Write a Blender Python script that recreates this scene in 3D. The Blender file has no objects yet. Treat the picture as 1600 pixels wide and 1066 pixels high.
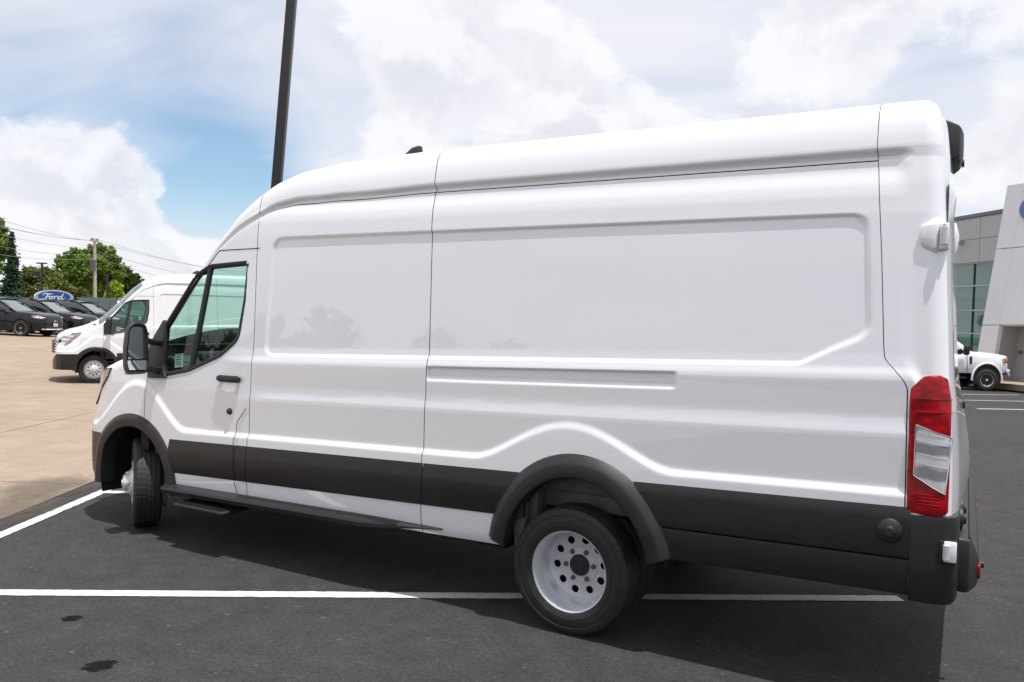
import bpy, bmesh, math, random
import numpy as np
from mathutils import Vector, Matrix
random.seed(7); RNG = np.random.default_rng(7)
SC = bpy.context.scene
COL = SC.collection
rad = math.radians

# ------------------------------------------------------------------ camera
CAM = np.array([5.568, -3.9129, 1.6783]); YAW, PITCH, ROLL, FPX = -0.5132, -0.0234, 0.0307, 1259.4
cf = np.array([math.sin(YAW)*math.cos(PITCH), math.cos(YAW)*math.cos(PITCH), math.sin(PITCH)])
cr0 = np.array([math.cos(YAW), -math.sin(YAW), 0.0]); cu0 = np.cross(cr0, cf)
cr = math.cos(ROLL)*cr0 + math.sin(ROLL)*cu0; cu = -math.sin(ROLL)*cr0 + math.cos(ROLL)*cu0
camd = bpy.data.cameras.new('camera'); cam = bpy.data.objects.new('camera', camd); COL.objects.link(cam)
cam.matrix_world = Matrix(((cr[0], cu[0], -cf[0], CAM[0]), (cr[1], cu[1], -cf[1], CAM[1]), (cr[2], cu[2], -cf[2], CAM[2]), (0, 0, 0, 1)))
camd.sensor_width = 36.0; camd.lens = FPX/1600*36.0; camd.clip_start = 0.05; camd.clip_end = 3000
SC.camera = cam

# ------------------------------------------------------------------ sky, sun, exposure
SUN = Vector((0.24, -0.08, 1.0)).normalized()          # direction towards the sun
world = bpy.data.worlds.new('World'); SC.world = world; world.use_nodes = True
def build_sky():
    nt = world.node_tree; N = nt.nodes; L = nt.links; N.clear()
    def n(t, **k):
        o = N.new(t)
        for a, b in k.items(): setattr(o, a, b)
        return o
    def m(op, a, b=None, c=None):
        o = n('ShaderNodeMath', operation=op)
        for i, v in enumerate((a, b, c)):
            if v is None: continue
            if isinstance(v, (int, float)): o.inputs[i].default_value = v
            else: L.new(v, o.inputs[i])
        return o.outputs[0]
    out = n('ShaderNodeOutputWorld'); bg = n('ShaderNodeBackground'); bg.inputs[1].default_value = 0.10
    sky = n('ShaderNodeTexSky', sky_type='NISHITA'); sky.sun_disc = False
    sky.sun_elevation = math.asin(SUN.z); sky.sun_rotation = math.atan2(SUN.x, SUN.y)
    sky.altitude = 200; sky.air_density = 1.0; sky.dust_density = 1.2; sky.ozone_density = 1.3
    tc = n('ShaderNodeTexCoord'); sep = n('ShaderNodeSeparateXYZ'); L.new(tc.outputs['Generated'], sep.inputs[0])
    dx, dy, dz = sep.outputs
    zc = m('MAXIMUM', dz, 0.0)
    # high thin veil: noise on a cloud deck
    den = m('ADD', zc, 0.12)
    cmb = n('ShaderNodeCombineXYZ'); L.new(m('DIVIDE', dx, den), cmb.inputs[0]); L.new(m('DIVIDE', dy, den), cmb.inputs[1])
    def noise(vec, sc, det, rough, dist=0.0, off=(0, 0, 0), scl=(1, 1, 1)):
        mp = n('ShaderNodeMapping'); mp.inputs[1].default_value = off; mp.inputs[3].default_value = scl
        L.new(vec, mp.inputs[0]); t = n('ShaderNodeTexNoise'); L.new(mp.outputs[0], t.inputs[0])
        t.inputs['Scale'].default_value = sc; t.inputs['Detail'].default_value = det; t.inputs['Roughness'].default_value = rough
        t.inputs['Distortion'].default_value = dist
        return t.outputs[0]
    def ramp(v, a, b, lo=0.0, hi=1.0):
        o = n('ShaderNodeMapRange', interpolation_type='SMOOTHSTEP'); L.new(v, o.inputs[0])
        for i, q in enumerate((a, b, lo, hi)): o.inputs[i+1].default_value = q
        return o.outputs[0]
    g = tc.outputs['Generated']
    # thin streaky veil of high cloud
    veil = ramp(noise(cmb.outputs[0], 0.8, 7, 0.55, 0.8, (3.1, 1.7, 0), (1, 2.2, 1)), 0.28, 0.66, VEIL[0], VEIL[1])
    low = ramp(zc, 0.02, 0.16, 0.75, 0.0)                      # haze towards the horizon
    # cumulus: cauliflower noise on the sphere of directions, gathered into banks
    bill = noise(g, 7.0, 9, 0.58, 0.25, (0.3, 0.9, 0.2), (1, 1, 1.3))
    cover = noise(g, 1.7, 3, 0.5, 0.0, (2.0, 5.1, 0.4), (1, 1, 1.2))
    field = m('ADD', m('MULTIPLY', m('SUBTRACT', bill, 0.5), 2.6), m('MULTIPLY', m('SUBTRACT', cover, 0.5), 1.6))
    def bank(px, py, r, s):
        d = cf + cr*(px-800)/FPX - cu*(py-533)/FPX; d = d/np.linalg.norm(d)
        vm = n('ShaderNodeVectorMath', operation='DISTANCE'); L.new(g, vm.inputs[0]); vm.inputs[1].default_value = tuple(d)
        o = n('ShaderNodeMapRange'); L.new(vm.outputs['Value'], o.inputs[0])
        for i, q in enumerate((0.0, r, s, 0.0)): o.inputs[i+1].default_value = q
        return o.outputs[0]
    for b in CLEAR: veil = m('SUBTRACT', veil, bank(*b))
    vc = n('ShaderNodeClamp'); L.new(m('MAXIMUM', veil, low), vc.inputs[0]); veil = vc.outputs[0]
    tot = m('ADD', field, 0.02)
    for b in BANKS: tot = m('ADD', tot, bank(b[0], b[1], b[2], b[3]*(0.62 if b[3] > 0 else 1.0)))
    cum = ramp(tot, -0.06, 0.26)
    # bellies: the same billows sampled a little higher up mean cloud above, so this part is shaded
    up_ = noise(g, 7.0, 6, 0.55, 0.25, (0.3, 0.9, 0.2+0.045), (1, 1, 1.3))
    lit = ramp(m('SUBTRACT', bill, up_), -0.10, 0.07)
    deep = ramp(tot, 0.05, 0.6)
    k = m('SUBTRACT', 1.0, m('MULTIPLY', m('SUBTRACT', 1.0, lit), m('ADD', m('MULTIPLY', deep, 0.6), 0.25)))
    mixc = n('ShaderNodeMix', data_type='RGBA'); L.new(k, mixc.inputs[0])
    mixc.inputs[6].default_value = (5.75, 5.8, 6.25, 1); mixc.inputs[7].default_value = (7.5, 7.48, 7.7, 1)
    skyc = n('ShaderNodeMix', data_type='RGBA', blend_type='MIX'); L.new(veil, skyc.inputs[0])
    gain = n('ShaderNodeMix', data_type='RGBA', blend_type='MULTIPLY'); gain.inputs[0].default_value = 1
    L.new(sky.outputs[0], gain.inputs[6]); gain.inputs[7].default_value = SKYGAIN
    L.new(gain.outputs[2], skyc.inputs[6]); skyc.inputs[7].default_value = (6.55, 6.6, 7.15, 1)
    fin = n('ShaderNodeMix', data_type='RGBA'); L.new(m('MULTIPLY', cum, 0.80), fin.inputs[0]); L.new(skyc.outputs[2], fin.inputs[6]); L.new(mixc.outputs[2], fin.inputs[7])
    L.new(fin.outputs[2], bg.inputs[0]); L.new(bg.outputs[0], out.inputs[0])
VEIL = (0.66, 1.0)
CLEAR = [(320, 275, 0.15, 1.0), (400, 330, 0.10, 0.7), (30, 185, 0.12, 0.45), (250, 20, 0.2, 0.25), (1480, 60, 0.12, 0.25)]
BANKS = [(50, 275, 0.095, 0.85), (150, 265, 0.075, 0.85), (215, 290, 0.07, 0.7), (285, 292, 0.045, 0.8), (130, 340, 0.16, 0.7), (330, 385, 0.09, 0.7), (60, 400, 0.16, 0.6),
         (650, 45, 0.12, 0.9), (640, 190, 0.13, 0.8), (800, 180, 0.20, 0.9), (980, 215, 0.16, 0.6), (1290, 40, 0.13, 0.9), (1200, 70, 0.07, 0.7), (1400, 20, 0.12, 0.6), (1590, 240, 0.13, 0.9), (1520, 270, 0.07, 0.5),
         (320, 250, 0.10, -0.9), (400, 290, 0.08, -0.9), (300, 330, 0.05, -0.9), (180, 80, 0.26, -0.6), (380, 180, 0.10, -0.6), (1000, 50, 0.14, -0.6), (470, 120, 0.14, -0.5), (1480, 120, 0.10, -0.4)]
SKYGAIN = (1.08, 1.17, 1.18, 1)
build_sky()
sund = bpy.data.lights.new('sun', 'SUN'); sund.energy = 3.7; sund.angle = rad(0.55); sund.color = (1.0, 0.985, 0.965)
sun = bpy.data.objects.new('sun', sund); COL.objects.link(sun); sun.rotation_euler = SUN.to_track_quat('Z', 'Y').to_euler()
vs = SC.view_settings; vs.view_transform = 'Standard'; vs.look = 'None'; vs.exposure = 0.42; vs.gamma = 1.0; vs.use_curve_mapping = False
SC.cycles.max_bounces = 8; SC.cycles.transparent_max_bounces = 16; SC.cycles.sample_clamp_indirect = 6.0

# ------------------------------------------------------------------ helpers
def sst(a, b, t):
    t = np.clip((np.asarray(t, float)-a)/(b-a), 0, 1); return t*t*(3-2*t)
def tab(xs, ys, sig=0.05, lo=-1.6, hi=6.4, step=0.004):
    g = np.arange(lo, hi, step); v = np.interp(g, xs, ys)
    if sig > 0:
        k = np.arange(-int(4*sig/step), int(4*sig/step)+1)*step; w = np.exp(-k*k/(2*sig*sig)); w /= w.sum()
        h = len(k)//2; v = np.convolve(np.pad(v, h, mode='edge'), w, mode='valid')
    return lambda q: np.interp(q, g, v)
def mk(name, verts, faces, mat, parent=None, smooth=True):
    me = bpy.data.meshes.new(name)
    me.from_pydata([tuple(map(float, v)) for v in verts], [], [tuple(map(int, f)) for f in faces]); me.update()
    return link(name, me, mat, parent, smooth)
def link(name, me, mat, parent=None, smooth=True):
    if mat is not None and not me.materials: me.materials.append(mat)
    if smooth: me.polygons.foreach_set('use_smooth', [True]*len(me.polygons))
    o = bpy.data.objects.new(name, me); COL.objects.link(o)
    if parent is not None: o.parent = parent
    return o
def sharp(o, deg=35):
    bm = bmesh.new(); bm.from_mesh(o.data); a = rad(deg)
    for e in bm.edges:
        if len(e.link_faces) == 2 and e.calc_face_angle(0) > a: e.smooth = False
    bm.to_mesh(o.data); bm.free(); return o
def empty(name, loc=(0, 0, 0), rz=0.0, label=None, cat=None, group=None):
    o = bpy.data.objects.new(name, None); COL.objects.link(o); o.location = loc; o.rotation_euler = (0, 0, rz)
    o.empty_display_size = 0.2
    tag(o, label, cat, group); return o
def tag(o, label=None, cat=None, group=None, kind=None):
    if label: o['label'] = label
    if cat: o['category'] = cat
    if group: o['group'] = group
    if kind: o['kind'] = kind
    return o
def grid_faces(nu, nv, mask=None):
    i = np.arange(nu-1)[:, None]*nv + np.arange(nv-1)[None, :]
    f = np.stack([i, i+nv, i+nv+1, i+1], -1)
    return f.reshape(-1, 4) if mask is None else f[mask]
def gridobj(name, P, mat, parent=None, mask=None, flip=False, smooth=True):
    nu, nv = P.shape[:2]; f = grid_faces(nu, nv, mask)
    if len(f) == 0: return None
    if flip: f = f[:, ::-1]
    used, inv = np.unique(f.ravel(), return_inverse=True); v = P.reshape(-1, 3)[used]; f = inv.reshape(-1, 4)
    me = bpy.data.meshes.new(name); me.vertices.add(len(v)); me.vertices.foreach_set('co', np.ascontiguousarray(v, np.float32).ravel())
    me.loops.add(f.size); me.loops.foreach_set('vertex_index', np.ascontiguousarray(f, np.int32).ravel())
    me.polygons.add(len(f)); me.polygons.foreach_set('loop_start', np.arange(0, f.size, 4, dtype=np.int32)); me.polygons.foreach_set('loop_total', np.full(len(f), 4, np.int32))
    me.update(calc_edges=True); me.validate()
    return link(name, me, mat, parent, smooth)
class MB:
    def __init__(s): s.v = []; s.f = []
    def add(s, vs, fs):
        b = len(s.v); s.v += [tuple(v) for v in vs]; s.f += [tuple(b+i for i in f) for f in fs]; return s
    def box(s, x0, x1, y0, y1, z0, z1, M=None):
        vs = [(x, y, z) for x in (x0, x1) for y in (y0, y1) for z in (z0, z1)]
        if M is not None: vs = [tuple(M @ Vector(v)) for v in vs]
        return s.add(vs, [(0, 1, 3, 2), (4, 6, 7, 5), (0, 4, 5, 1), (2, 3, 7, 6), (0, 2, 6, 4), (1, 5, 7, 3)])
    def tube(s, pts, r, n=8, caps=True, closed=False):
        pts = [Vector(p) for p in pts]; k = len(pts); rr = r if hasattr(r, '__len__') else [r]*k
        b = len(s.v); up = None
        for i, p in enumerate(pts):
            if closed: t = pts[(i+1) % k]-pts[i-1]
            else: t = pts[min(i+1, k-1)]-pts[max(i-1, 0)]
            t.normalize()
            if up is None: up = t.orthogonal().normalized()
            up = (up - t*up.dot(t)).normalized(); w = t.cross(up)
            for j in range(n):
                a = 2*math.pi*j/n; q = p + (up*math.cos(a)+w*math.sin(a))*rr[i]; s.v.append(tuple(q))
        for i in range(k if closed else k-1):
            for j in range(n):
                a = b+i*n+j; c = b+i*n+(j+1) % n; d = b+((i+1) % k)*n+(j+1) % n; e = b+((i+1) % k)*n+j
                s.f.append((a, c, d, e))
        if caps and not closed:
            s.f.append(tuple(b+j for j in reversed(range(n)))); s.f.append(tuple(b+(k-1)*n+j for j in range(n)))
        return s
    def lathe(s, prof, n=32, axis='y', M=None, closed=False):
        b = len(s.v); k = len(prof)
        for i in range(n):
            a = 2*math.pi*i/n; c, d = math.cos(a), math.sin(a)
            for (r, h) in prof:
                v = (r*c, h, r*d) if axis == 'y' else (r*c, r*d, h)
                s.v.append(tuple(M @ Vector(v)) if M is not None else v)
        for i in range(n):
            for j in range(k if closed else k-1):
                a = b+i*k+j; e = b+i*k+(j+1) % k; c = b+((i+1) % n)*k+(j+1) % k; d = b+((i+1) % n)*k+j
                s.f.append((a, d, c, e))
        return s
    def loft(s, secs, caps=True, closed=True):
        b = len(s.v); k = len(secs[0])
        for c in secs: s.v += [tuple(p) for p in c]
        for i in range(len(secs)-1):
            for j in range(k if closed else k-1):
                s.f.append((b+i*k+j, b+i*k+(j+1) % k, b+(i+1)*k+(j+1) % k, b+(i+1)*k+j))
        if caps:
            s.f.append(tuple(b+j for j in reversed(range(k)))); s.f.append(tuple(b+(len(secs)-1)*k+j for j in range(k)))
        return s
    def prism(s, poly, y0, y1, M=None):
        k = len(poly); vs = [(x, y0, z) for x, z in poly]+[(x, y1, z) for x, z in poly]
        if M is not None: vs = [tuple(M @ Vector(v)) for v in vs]
        return s.add(vs, [tuple(range(k)), tuple(reversed(range(k, 2*k)))]+[(i, i+k, (i+1) % k+k, (i+1) % k) for i in range(k)])
    def build(s, name, mat, parent=None, smooth=False, bevel=0.0, fix=True, ang=35):
        me = bpy.data.meshes.new(name); me.from_pydata(s.v, [], s.f); me.update()
        if bevel > 0 or fix:
            bm = bmesh.new(); bm.from_mesh(me)
            bmesh.ops.recalc_face_normals(bm, faces=bm.faces)
            if bevel > 0:
                bmesh.ops.bevel(bm, geom=[e for e in bm.edges if len(e.link_faces) == 2 and e.calc_face_angle(0) > 0.5], offset=bevel, segments=2, profile=0.5, affect='EDGES')
            bm.to_mesh(me); bm.free()
        o = link(name, me, mat, parent, smooth or bevel > 0)
        if smooth or bevel > 0: sharp(o, ang if bevel == 0 else 60)
        return o
def copy_tree(o, parent=None):
    c = o.copy(); COL.objects.link(c); c.parent = parent
    for ch in o.children: copy_tree(ch, c)
    return c
def fill2d(name, loops, thick, mat, parent=None, bevel=0.0):
    """flat plate with holes from closed loops in (a, b); lies in local XZ, thickness along Y"""
    cu_ = bpy.data.curves.new(name, 'CURVE'); cu_.dimensions = '2D'; cu_.fill_mode = 'BOTH'; cu_.extrude = thick/2; cu_.bevel_depth = bevel
    for lp in loops:
        sp = cu_.splines.new('POLY'); sp.points.add(len(lp)-1); sp.use_cyclic_u = True
        for q, (a, b) in zip(sp.points, lp): q.co = (a, b, 0, 1)
    to = bpy.data.objects.new('tmp', cu_); COL.objects.link(to)
    me = bpy.data.meshes.new_from_object(to.evaluated_get(bpy.context.evaluated_depsgraph_get()))
    bpy.data.objects.remove(to); bpy.data.curves.remove(cu_)
    me.transform(Matrix.Rotation(rad(90), 4, 'X')); me.name = name; me.materials.clear()
    return link(name, me, mat, parent, False)
def circ(cx, cy, r, n=24, a0=0.0): return [(cx+r*math.cos(a0+2*math.pi*i/n), cy+r*math.sin(a0+2*math.pi*i/n)) for i in range(n)]
def rayat(u, v, y=None, z=None, depth=None):
    d = cf + cr*(u-800)/FPX - cu*(v-533)/FPX
    if y is not None: t = (y-CAM[1])/d[1]
    elif z is not None: t = (z-CAM[2])/d[2]
    else: t = depth
    return CAM + d*t
R2 = np.array([math.cos(YAW), -math.sin(YAW)]); F2 = np.array([math.sin(YAW), math.cos(YAW)])
def ground_z(x, y):
    dx = np.asarray(x, float)-CAM[0]; dy = np.asarray(y, float)-CAM[1]
    Lt = dx*R2[0]+dy*R2[1]; D = dx*F2[0]+dy*F2[1]
    return -0.020*np.clip(Lt, -60, 60)*sst(18, 32, D)-0.10*np.exp(-((np.asarray(x, float)+12.2)**2+(np.asarray(y, float)-8.4)**2)/24.0)
def ground_at(u, v):
    z = 0.0
    for i in range(30):
        P = rayat(u, v, z=z); z = 0.5*z+0.5*float(ground_z(P[0], P[1]))
    return P
def ground_depth(u, depth):
    """a point on the ground in the direction of column u, at a camera depth"""
    P = rayat(u, 520, depth=depth); return np.array([P[0], P[1], float(ground_z(P[0], P[1]))])

# ------------------------------------------------------------------ materials
class NT:
    def __init__(s, name):
        s.m = bpy.data.materials.new(name); s.m.use_nodes = True; s.t = s.m.node_tree; s.b = s.t.nodes['Principled BSDF']; s.out = s.t.nodes['Material Output']
    def n(s, t, **k):
        o = s.t.nodes.new(t)
        for a, b in k.items(): setattr(o, a, b)
        return o
    def l(s, a, b): s.t.links.new(a, b)
    def co(s, kind='Object'):
        return s.n('ShaderNodeTexCoord').outputs[kind]
    def noise(s, sc, det=4, rough=0.55, vec=None, scl=None):
        t = s.n('ShaderNodeTexNoise'); t.inputs['Scale'].default_value = sc; t.inputs['Detail'].default_value = det; t.inputs['Roughness'].default_value = rough
        v = vec if vec is not None else s.co()
        if scl:
            mp = s.n('ShaderNodeMapping'); mp.inputs[3].default_value = scl; s.l(v, mp.inputs[0]); v = mp.outputs[0]
        s.l(v, t.inputs[0]); return t.outputs[0]
    def ramp(s, v, stops):
        r = s.n('ShaderNodeValToRGB'); e = r.color_ramp.elements
        while len(e) < len(stops): e.new(0.5)
        for i, (p, c) in enumerate(stops): e[i].position = p; e[i].color = (*c, 1) if hasattr(c, '__len__') else (c, c, c, 1)
        s.l(v, r.inputs[0]); return r.outputs[0]
    def mix(s, f, a, b, bt='MIX'):
        o = s.n('ShaderNodeMix', data_type='RGBA', blend_type=bt)
        for i, v in ((0, f), (6, a), (7, b)):
            if isinstance(v, (int, float)): o.inputs[i].default_value = v if i == 0 else (v, v, v, 1)
            elif isinstance(v, tuple): o.inputs[i].default_value = (*v, 1)
            else: s.l(v, o.inputs[i])
        return o.outputs[2]
    def rng(s, v, a, b, c, d):
        o = s.n('ShaderNodeMapRange'); s.l(v, o.inputs[0])
        for i, q in enumerate((a, b, c, d)): o.inputs[i+1].default_value = q
        return o.outputs[0]
    def set(s, **k):
        for a, v in k.items():
            i = s.b.inputs[{'base': 'Base Color', 'rough': 'Roughness', 'metal': 'Metallic', 'coat': 'Coat Weight', 'crough': 'Coat Roughness', 'spec': 'Specular IOR Level', 'trans': 'Transmission Weight', 'ior': 'IOR', 'sub': 'Subsurface Weight'}[a]]
            if isinstance(v, (int, float)): i.default_value = v
            elif isinstance(v, tuple): i.default_value = (*v, 1)
            else: s.l(v, i)
        return s
    def bump(s, h, dist, st=1.0):
        b = s.n('ShaderNodeBump'); b.inputs['Strength'].default_value = st; b.inputs['Distance'].default_value = dist
        s.l(h, b.inputs['Height']); s.l(b.outputs[0], s.b.inputs['Normal']); return s
def simple(name, base, rough=0.5, metal=0.0, coat=0.0, var=0.12, sc=14.0, bump=0.0, bsc=400, spec=0.5, crough=0.03):
    t = NT(name); nz = t.noise(sc, 4)
    lo = tuple(c*(1-var) for c in base); hi = tuple(min(1, c*(1+var)) for c in base)
    t.set(base=t.ramp(nz, [(0.3, lo), (0.7, hi)]), rough=t.rng(nz, 0.3, 0.7, max(0.02, rough*0.9), min(1, rough*1.1)), metal=metal, coat=coat, spec=spec, crough=crough)
    if bump > 0: t.bump(t.noise(bsc, 2), bump)
    return t.m
M = {}
def vanpaint():
    t = NT('white_paint'); co = t.co(); n1 = t.noise(2.0, 3, 0.5, co); n2 = t.noise(1.1, 2, 0.4, co)
    t.set(base=t.ramp(n1, [(0.3, (0.812, 0.822, 0.850)), (0.7, (0.820, 0.830, 0.858))]), rough=0.22, coat=1.0, crough=0.02); t.b.inputs['Coat IOR'].default_value = 1.75
    t.bump(n2, 0.0012, 1.0); return t.m
M['white'] = vanpaint() if True else simple('white_paint', (0.84, 0.84, 0.845), 0.32, coat=1.0, var=0.012, sc=3, crough=0.02)
M['plastic'] = simple('black_plastic', (0.016, 0.0155, 0.0155), 0.46, var=0.15, sc=30, bump=0.0006, bsc=900)
M['cladding'] = simple('dark_cladding', (0.019, 0.0178, 0.0175), 0.40, var=0.14, sc=9, spec=0.4, bump=0.0004, bsc=900)
M['dark'] = simple('dark_underbody', (0.010, 0.010, 0.010), 0.8, var=0.3)
M['gapdark'] = simple('panel_gap_black', (0.006, 0.006, 0.006), 0.9)
M['rubber'] = simple('black_rubber', (0.014, 0.014, 0.014), 0.6, var=0.15)
M['wellmetal'] = simple('grey_primer_metal', (0.10, 0.10, 0.105), 0.5, var=0.2)
M['silver'] = simple('silver_wheel_paint', (0.64, 0.65, 0.68), 0.30, metal=0.35, var=0.04)
M['chrome'] = simple('chrome', (0.75, 0.75, 0.76), 0.12, metal=1.0, var=0.03)
M['steel'] = simple('zinc_hinge_metal', (0.62, 0.63, 0.64), 0.38, metal=0.3, var=0.06)
M['mirror'] = simple('mirror_glass', (0.80, 0.83, 0.82), 0.015, metal=1.0, var=0.0)
M['seat'] = simple('charcoal_seat_fabric', (0.022, 0.023, 0.025), 0.9, var=0.2, bump=0.001)
M['trim'] = simple('dark_interior_trim', (0.020, 0.021, 0.022), 0.6, var=0.15)
M['paper'] = simple('white_paper', (0.78, 0.78, 0.76), 0.8, var=0.03)
M['ink'] = simple('grey_print', (0.20, 0.20, 0.21), 0.8)
M['red'] = None
def glass(name, tint, refl=1.0):
    t = NT(name); t.t.nodes.remove(t.b)
    lw = t.n('ShaderNodeLayerWeight'); lw.inputs[0].default_value = 0.5; pw = t.n('ShaderNodeMath', operation='POWER'); pw.inputs[1].default_value = 5.0; t.l(lw.outputs['Facing'], pw.inputs[0]); fr = t.n('ShaderNodeMath', operation='MULTIPLY_ADD'); fr.inputs[1].default_value = 0.93; fr.inputs[2].default_value = 0.06; t.l(pw.outputs[0], fr.inputs[0])
    tr = t.n('ShaderNodeBsdfTransparent'); tr.inputs[0].default_value = (*tint, 1)
    gl = t.n('ShaderNodeBsdfGlossy'); gl.inputs['Roughness'].default_value = 0.0
    gl.inputs[0].default_value = (refl, refl, refl, 1)
    mx = t.n('ShaderNodeMixShader'); t.l(fr.outputs[0], mx.inputs[0]); t.l(tr.outputs[0], mx.inputs[1]); t.l(gl.outputs[0], mx.inputs[2]); t.l(mx.outputs[0], t.out.inputs[0])
    return t.m
M['glass'] = glass('green_tinted_glass', (0.64, 0.83, 0.765))
M['privacy'] = glass('dark_tinted_glass', (0.22, 0.26, 0.27))
M['clear'] = glass('clear_lamp_lens', (0.93, 0.94, 0.95))
M['redlens'] = glass('red_lamp_lens', (0.72, 0.010, 0.016))
def lampred():
    t = NT('red_lamp_body'); nz = t.noise(16, 2, scl=(1, 1, 2)); t.set(base=t.ramp(nz, [(0.35, (0.17, 0.001, 0.004)), (0.65, (0.42, 0.002, 0.008))]), rough=0.35, coat=0.45, crough=0.02, spec=0.15); return t.m
M['red'] = lampred()
M['amber'] = simple('amber_lamp', (0.55, 0.14, 0.015), 0.25, coat=1.0)
def reflectmat():
    t = NT('lamp_reflector'); co = t.co(); w = t.n('ShaderNodeTexWave', wave_type='BANDS', bands_direction='Z'); w.inputs['Scale'].default_value = 3.2; w.inputs['Distortion'].default_value = 4.0; w.inputs['Detail'].default_value = 2.0; t.l(co, w.inputs[0])
    t.set(base=t.ramp(w.outputs[0], [(0.25, (0.38, 0.39, 0.41)), (0.6, (0.86, 0.87, 0.89)), (0.9, (0.95, 0.95, 0.96))]), rough=0.2, metal=0.35); return t.m
M['reflector'] = reflectmat()
def tyremat():
    t = NT('tyre_rubber'); nz = t.noise(8, 5); t.set(base=t.ramp(nz, [(0.3, (0.012, 0.0115, 0.011)), (0.7, (0.024, 0.022, 0.020))]), rough=0.66); t.bump(t.noise(260, 2), 0.0004); return t.m
M['tyre'] = tyremat()
# ================================================================== the van
# van coordinates: x from the front axle to the rear, y inwards from the left side, z up
YC = 1.03
z1f = tab([-0.88, -0.86, -0.82, -0.75, -0.6, -0.3, 0.0, 0.15, 0.28, 0.62, 0.84, 1.06, 1.24, 1.39, 1.63, 1.97, 2.64, 5.2, 5.6],
          [0.86, 0.98, 1.06, 1.13, 1.20, 1.27, 1.36, 1.43, 1.55, 1.935, 2.20, 2.40, 2.515, 2.605, 2.685, 2.73, 2.755, 2.775, 2.775], 0.045)
hrf = tab([-1.02, -0.2, 0.3, 0.9, 1.8, 2.2], [0.11, 0.09, 0.06, 0.075, 0.23, 0.25], 0.1)
wrf = tab([-1.02, -0.2, 0.3, 0.9, 1.8, 2.2], [0.15, 0.15, 0.09, 0.10, 0.27, 0.29], 0.1)
crf = tab([-1.02, -0.2, 0.2, 0.9, 1.3, 2.2], [0.05, 0.09, 0.17, 0.14, 0.06, 0.05], 0.1)
ybf = tab([-0.885, -0.875, -0.85, -0.79, -0.68, -0.5, -0.35, -0.15, 0], [1.0, 0.80, 0.55, 0.33, 0.165, 0.058, 0.015, 0, 0], 0.014)
def delta(x): return 0.035*(np.asarray(x, float)-2.78)
def wz(z): return np.interp(z, [0.4, 0.6, 1.6, 2.25], [0.6, 1.0, 1.0, 0.0])
def ztop(x): return z1f(x)-hrf(x)
def zmap(x, z0):
    zt = ztop(x); zk = np.minimum(1.2, zt-0.3)
    return np.where(z0 <= zk, z0, zk+(z0-zk)*(zt-zk)/(2.475-zk))
def rounded(poly, r, n=8):
    out = []; k = len(poly)
    for i in range(k):
        p = np.array(poly[i], float); a = np.array(poly[i-1], float)-p; b = np.array(poly[(i+1) % k], float)-p
        ri = r[i] if hasattr(r, '__len__') else r
        la, lb = np.linalg.norm(a), np.linalg.norm(b); a /= la; b /= lb
        th = math.acos(np.clip(a@b, -1, 1)); d = min(ri/math.tan(th/2), 0.48*la, 0.48*lb)
        p0, p1 = p+a*d, p+b*d
        for t in np.linspace(0, 1, n): out.append((1-t)**2*p0+2*t*(1-t)*p+t*t*p1)
    return np.array(out)
def psdf(poly, x, z):
    x = np.asarray(x, float); z = np.asarray(z, float); d = np.full(np.broadcast(x, z).shape, 1e9); ins = np.zeros(d.shape, bool)
    k = len(poly)
    for i in range(k):
        ax, az = poly[i]; bx, bz = poly[(i+1) % k]; ex, ez = bx-ax, bz-az; L2 = ex*ex+ez*ez
        if L2 < 1e-14: continue
        t = np.clip(((x-ax)*ex+(z-az)*ez)/L2, 0, 1); d = np.minimum(d, (x-ax-t*ex)**2+(z-az-t*ez)**2)
        c = ((az > z) != (bz > z))
        with np.errstate(divide='ignore', invalid='ignore'): xi = (bx-ax)*(z-az)/(bz-az if bz != az else 1e-12)+ax
        ins ^= c & (x < xi)
    d = np.sqrt(d); return np.where(ins, -d, d)
RECESS = rounded([(1.415, 1.452), (4.89, 1.452), (5.185, 1.60), (5.150, 2.215), (1.435, 2.20)], [0.07, 0.10, 0.10, 0.08, 0.08])
SLOT = np.array([(2.773, 1.325), (4.295, 1.325), (4.295, 1.395), (2.773, 1.395)])
WIN = rounded([(0.335, 1.545), (0.66, 1.955), (0.80, 2.02), (1.195, 2.045), (1.185, 1.78), (1.145, 1.50), (0.97, 1.375), (0.66, 1.255), (0.375, 1.20), (0.325, 1.29)],
              [0.05, 0.15, 0.1, 0.035, 0.3, 0.13, 0.2, 0.3, 0.08, 0.05])
yo_t = tab([0.36, 0.40, 0.43, 0.50, 0.62, 0.80, 1.0, 1.4], [0.07, 0.040, 0.020, 0.012, 0.006, 0.004, 0.006, 0.014], 0.008)
ys_t = tab([0.8, 0.93, 1.10, 1.145, 1.19, 1.23, 1.33, 1.385, 1.41, 1.44, 1.5, 2.0, 2.22, 2.31, 2.36, 2.42, 2.5], [0.021, 0.022, 0.0185, 0.0175, 0.024, 0.0275, 0.0255, 0.0250, 0.0275, 0.036, 0.042, 0.068, 0.082, 0.091, 0.101, 0.121, 0.131], 0.007)
yc_t = tab([0.8, 0.95, 1.2, 1.45, 2.0, 2.22, 2.31, 2.36, 2.42, 2.5], [0.022, 0.023, 0.023, 0.043, 0.082, 0.095, 0.104, 0.115, 0.132, 0.142], 0.02)
dr_t = tab([-0.4, 0.0, 0.016, 0.024, 0.044, 0.056, 0.4], [0, 0, 0.016, 0.015, -0.012, -0.015, -0.015], 0.003)
def ledge(x):
    b = np.clip(1-((x-3.72)/0.60)**2, 0, 1)**2; a = np.clip(1-((x-0.10)/0.56)**2, 0, 1)**2
    return 0.888+0.205*b+0.33*a
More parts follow.
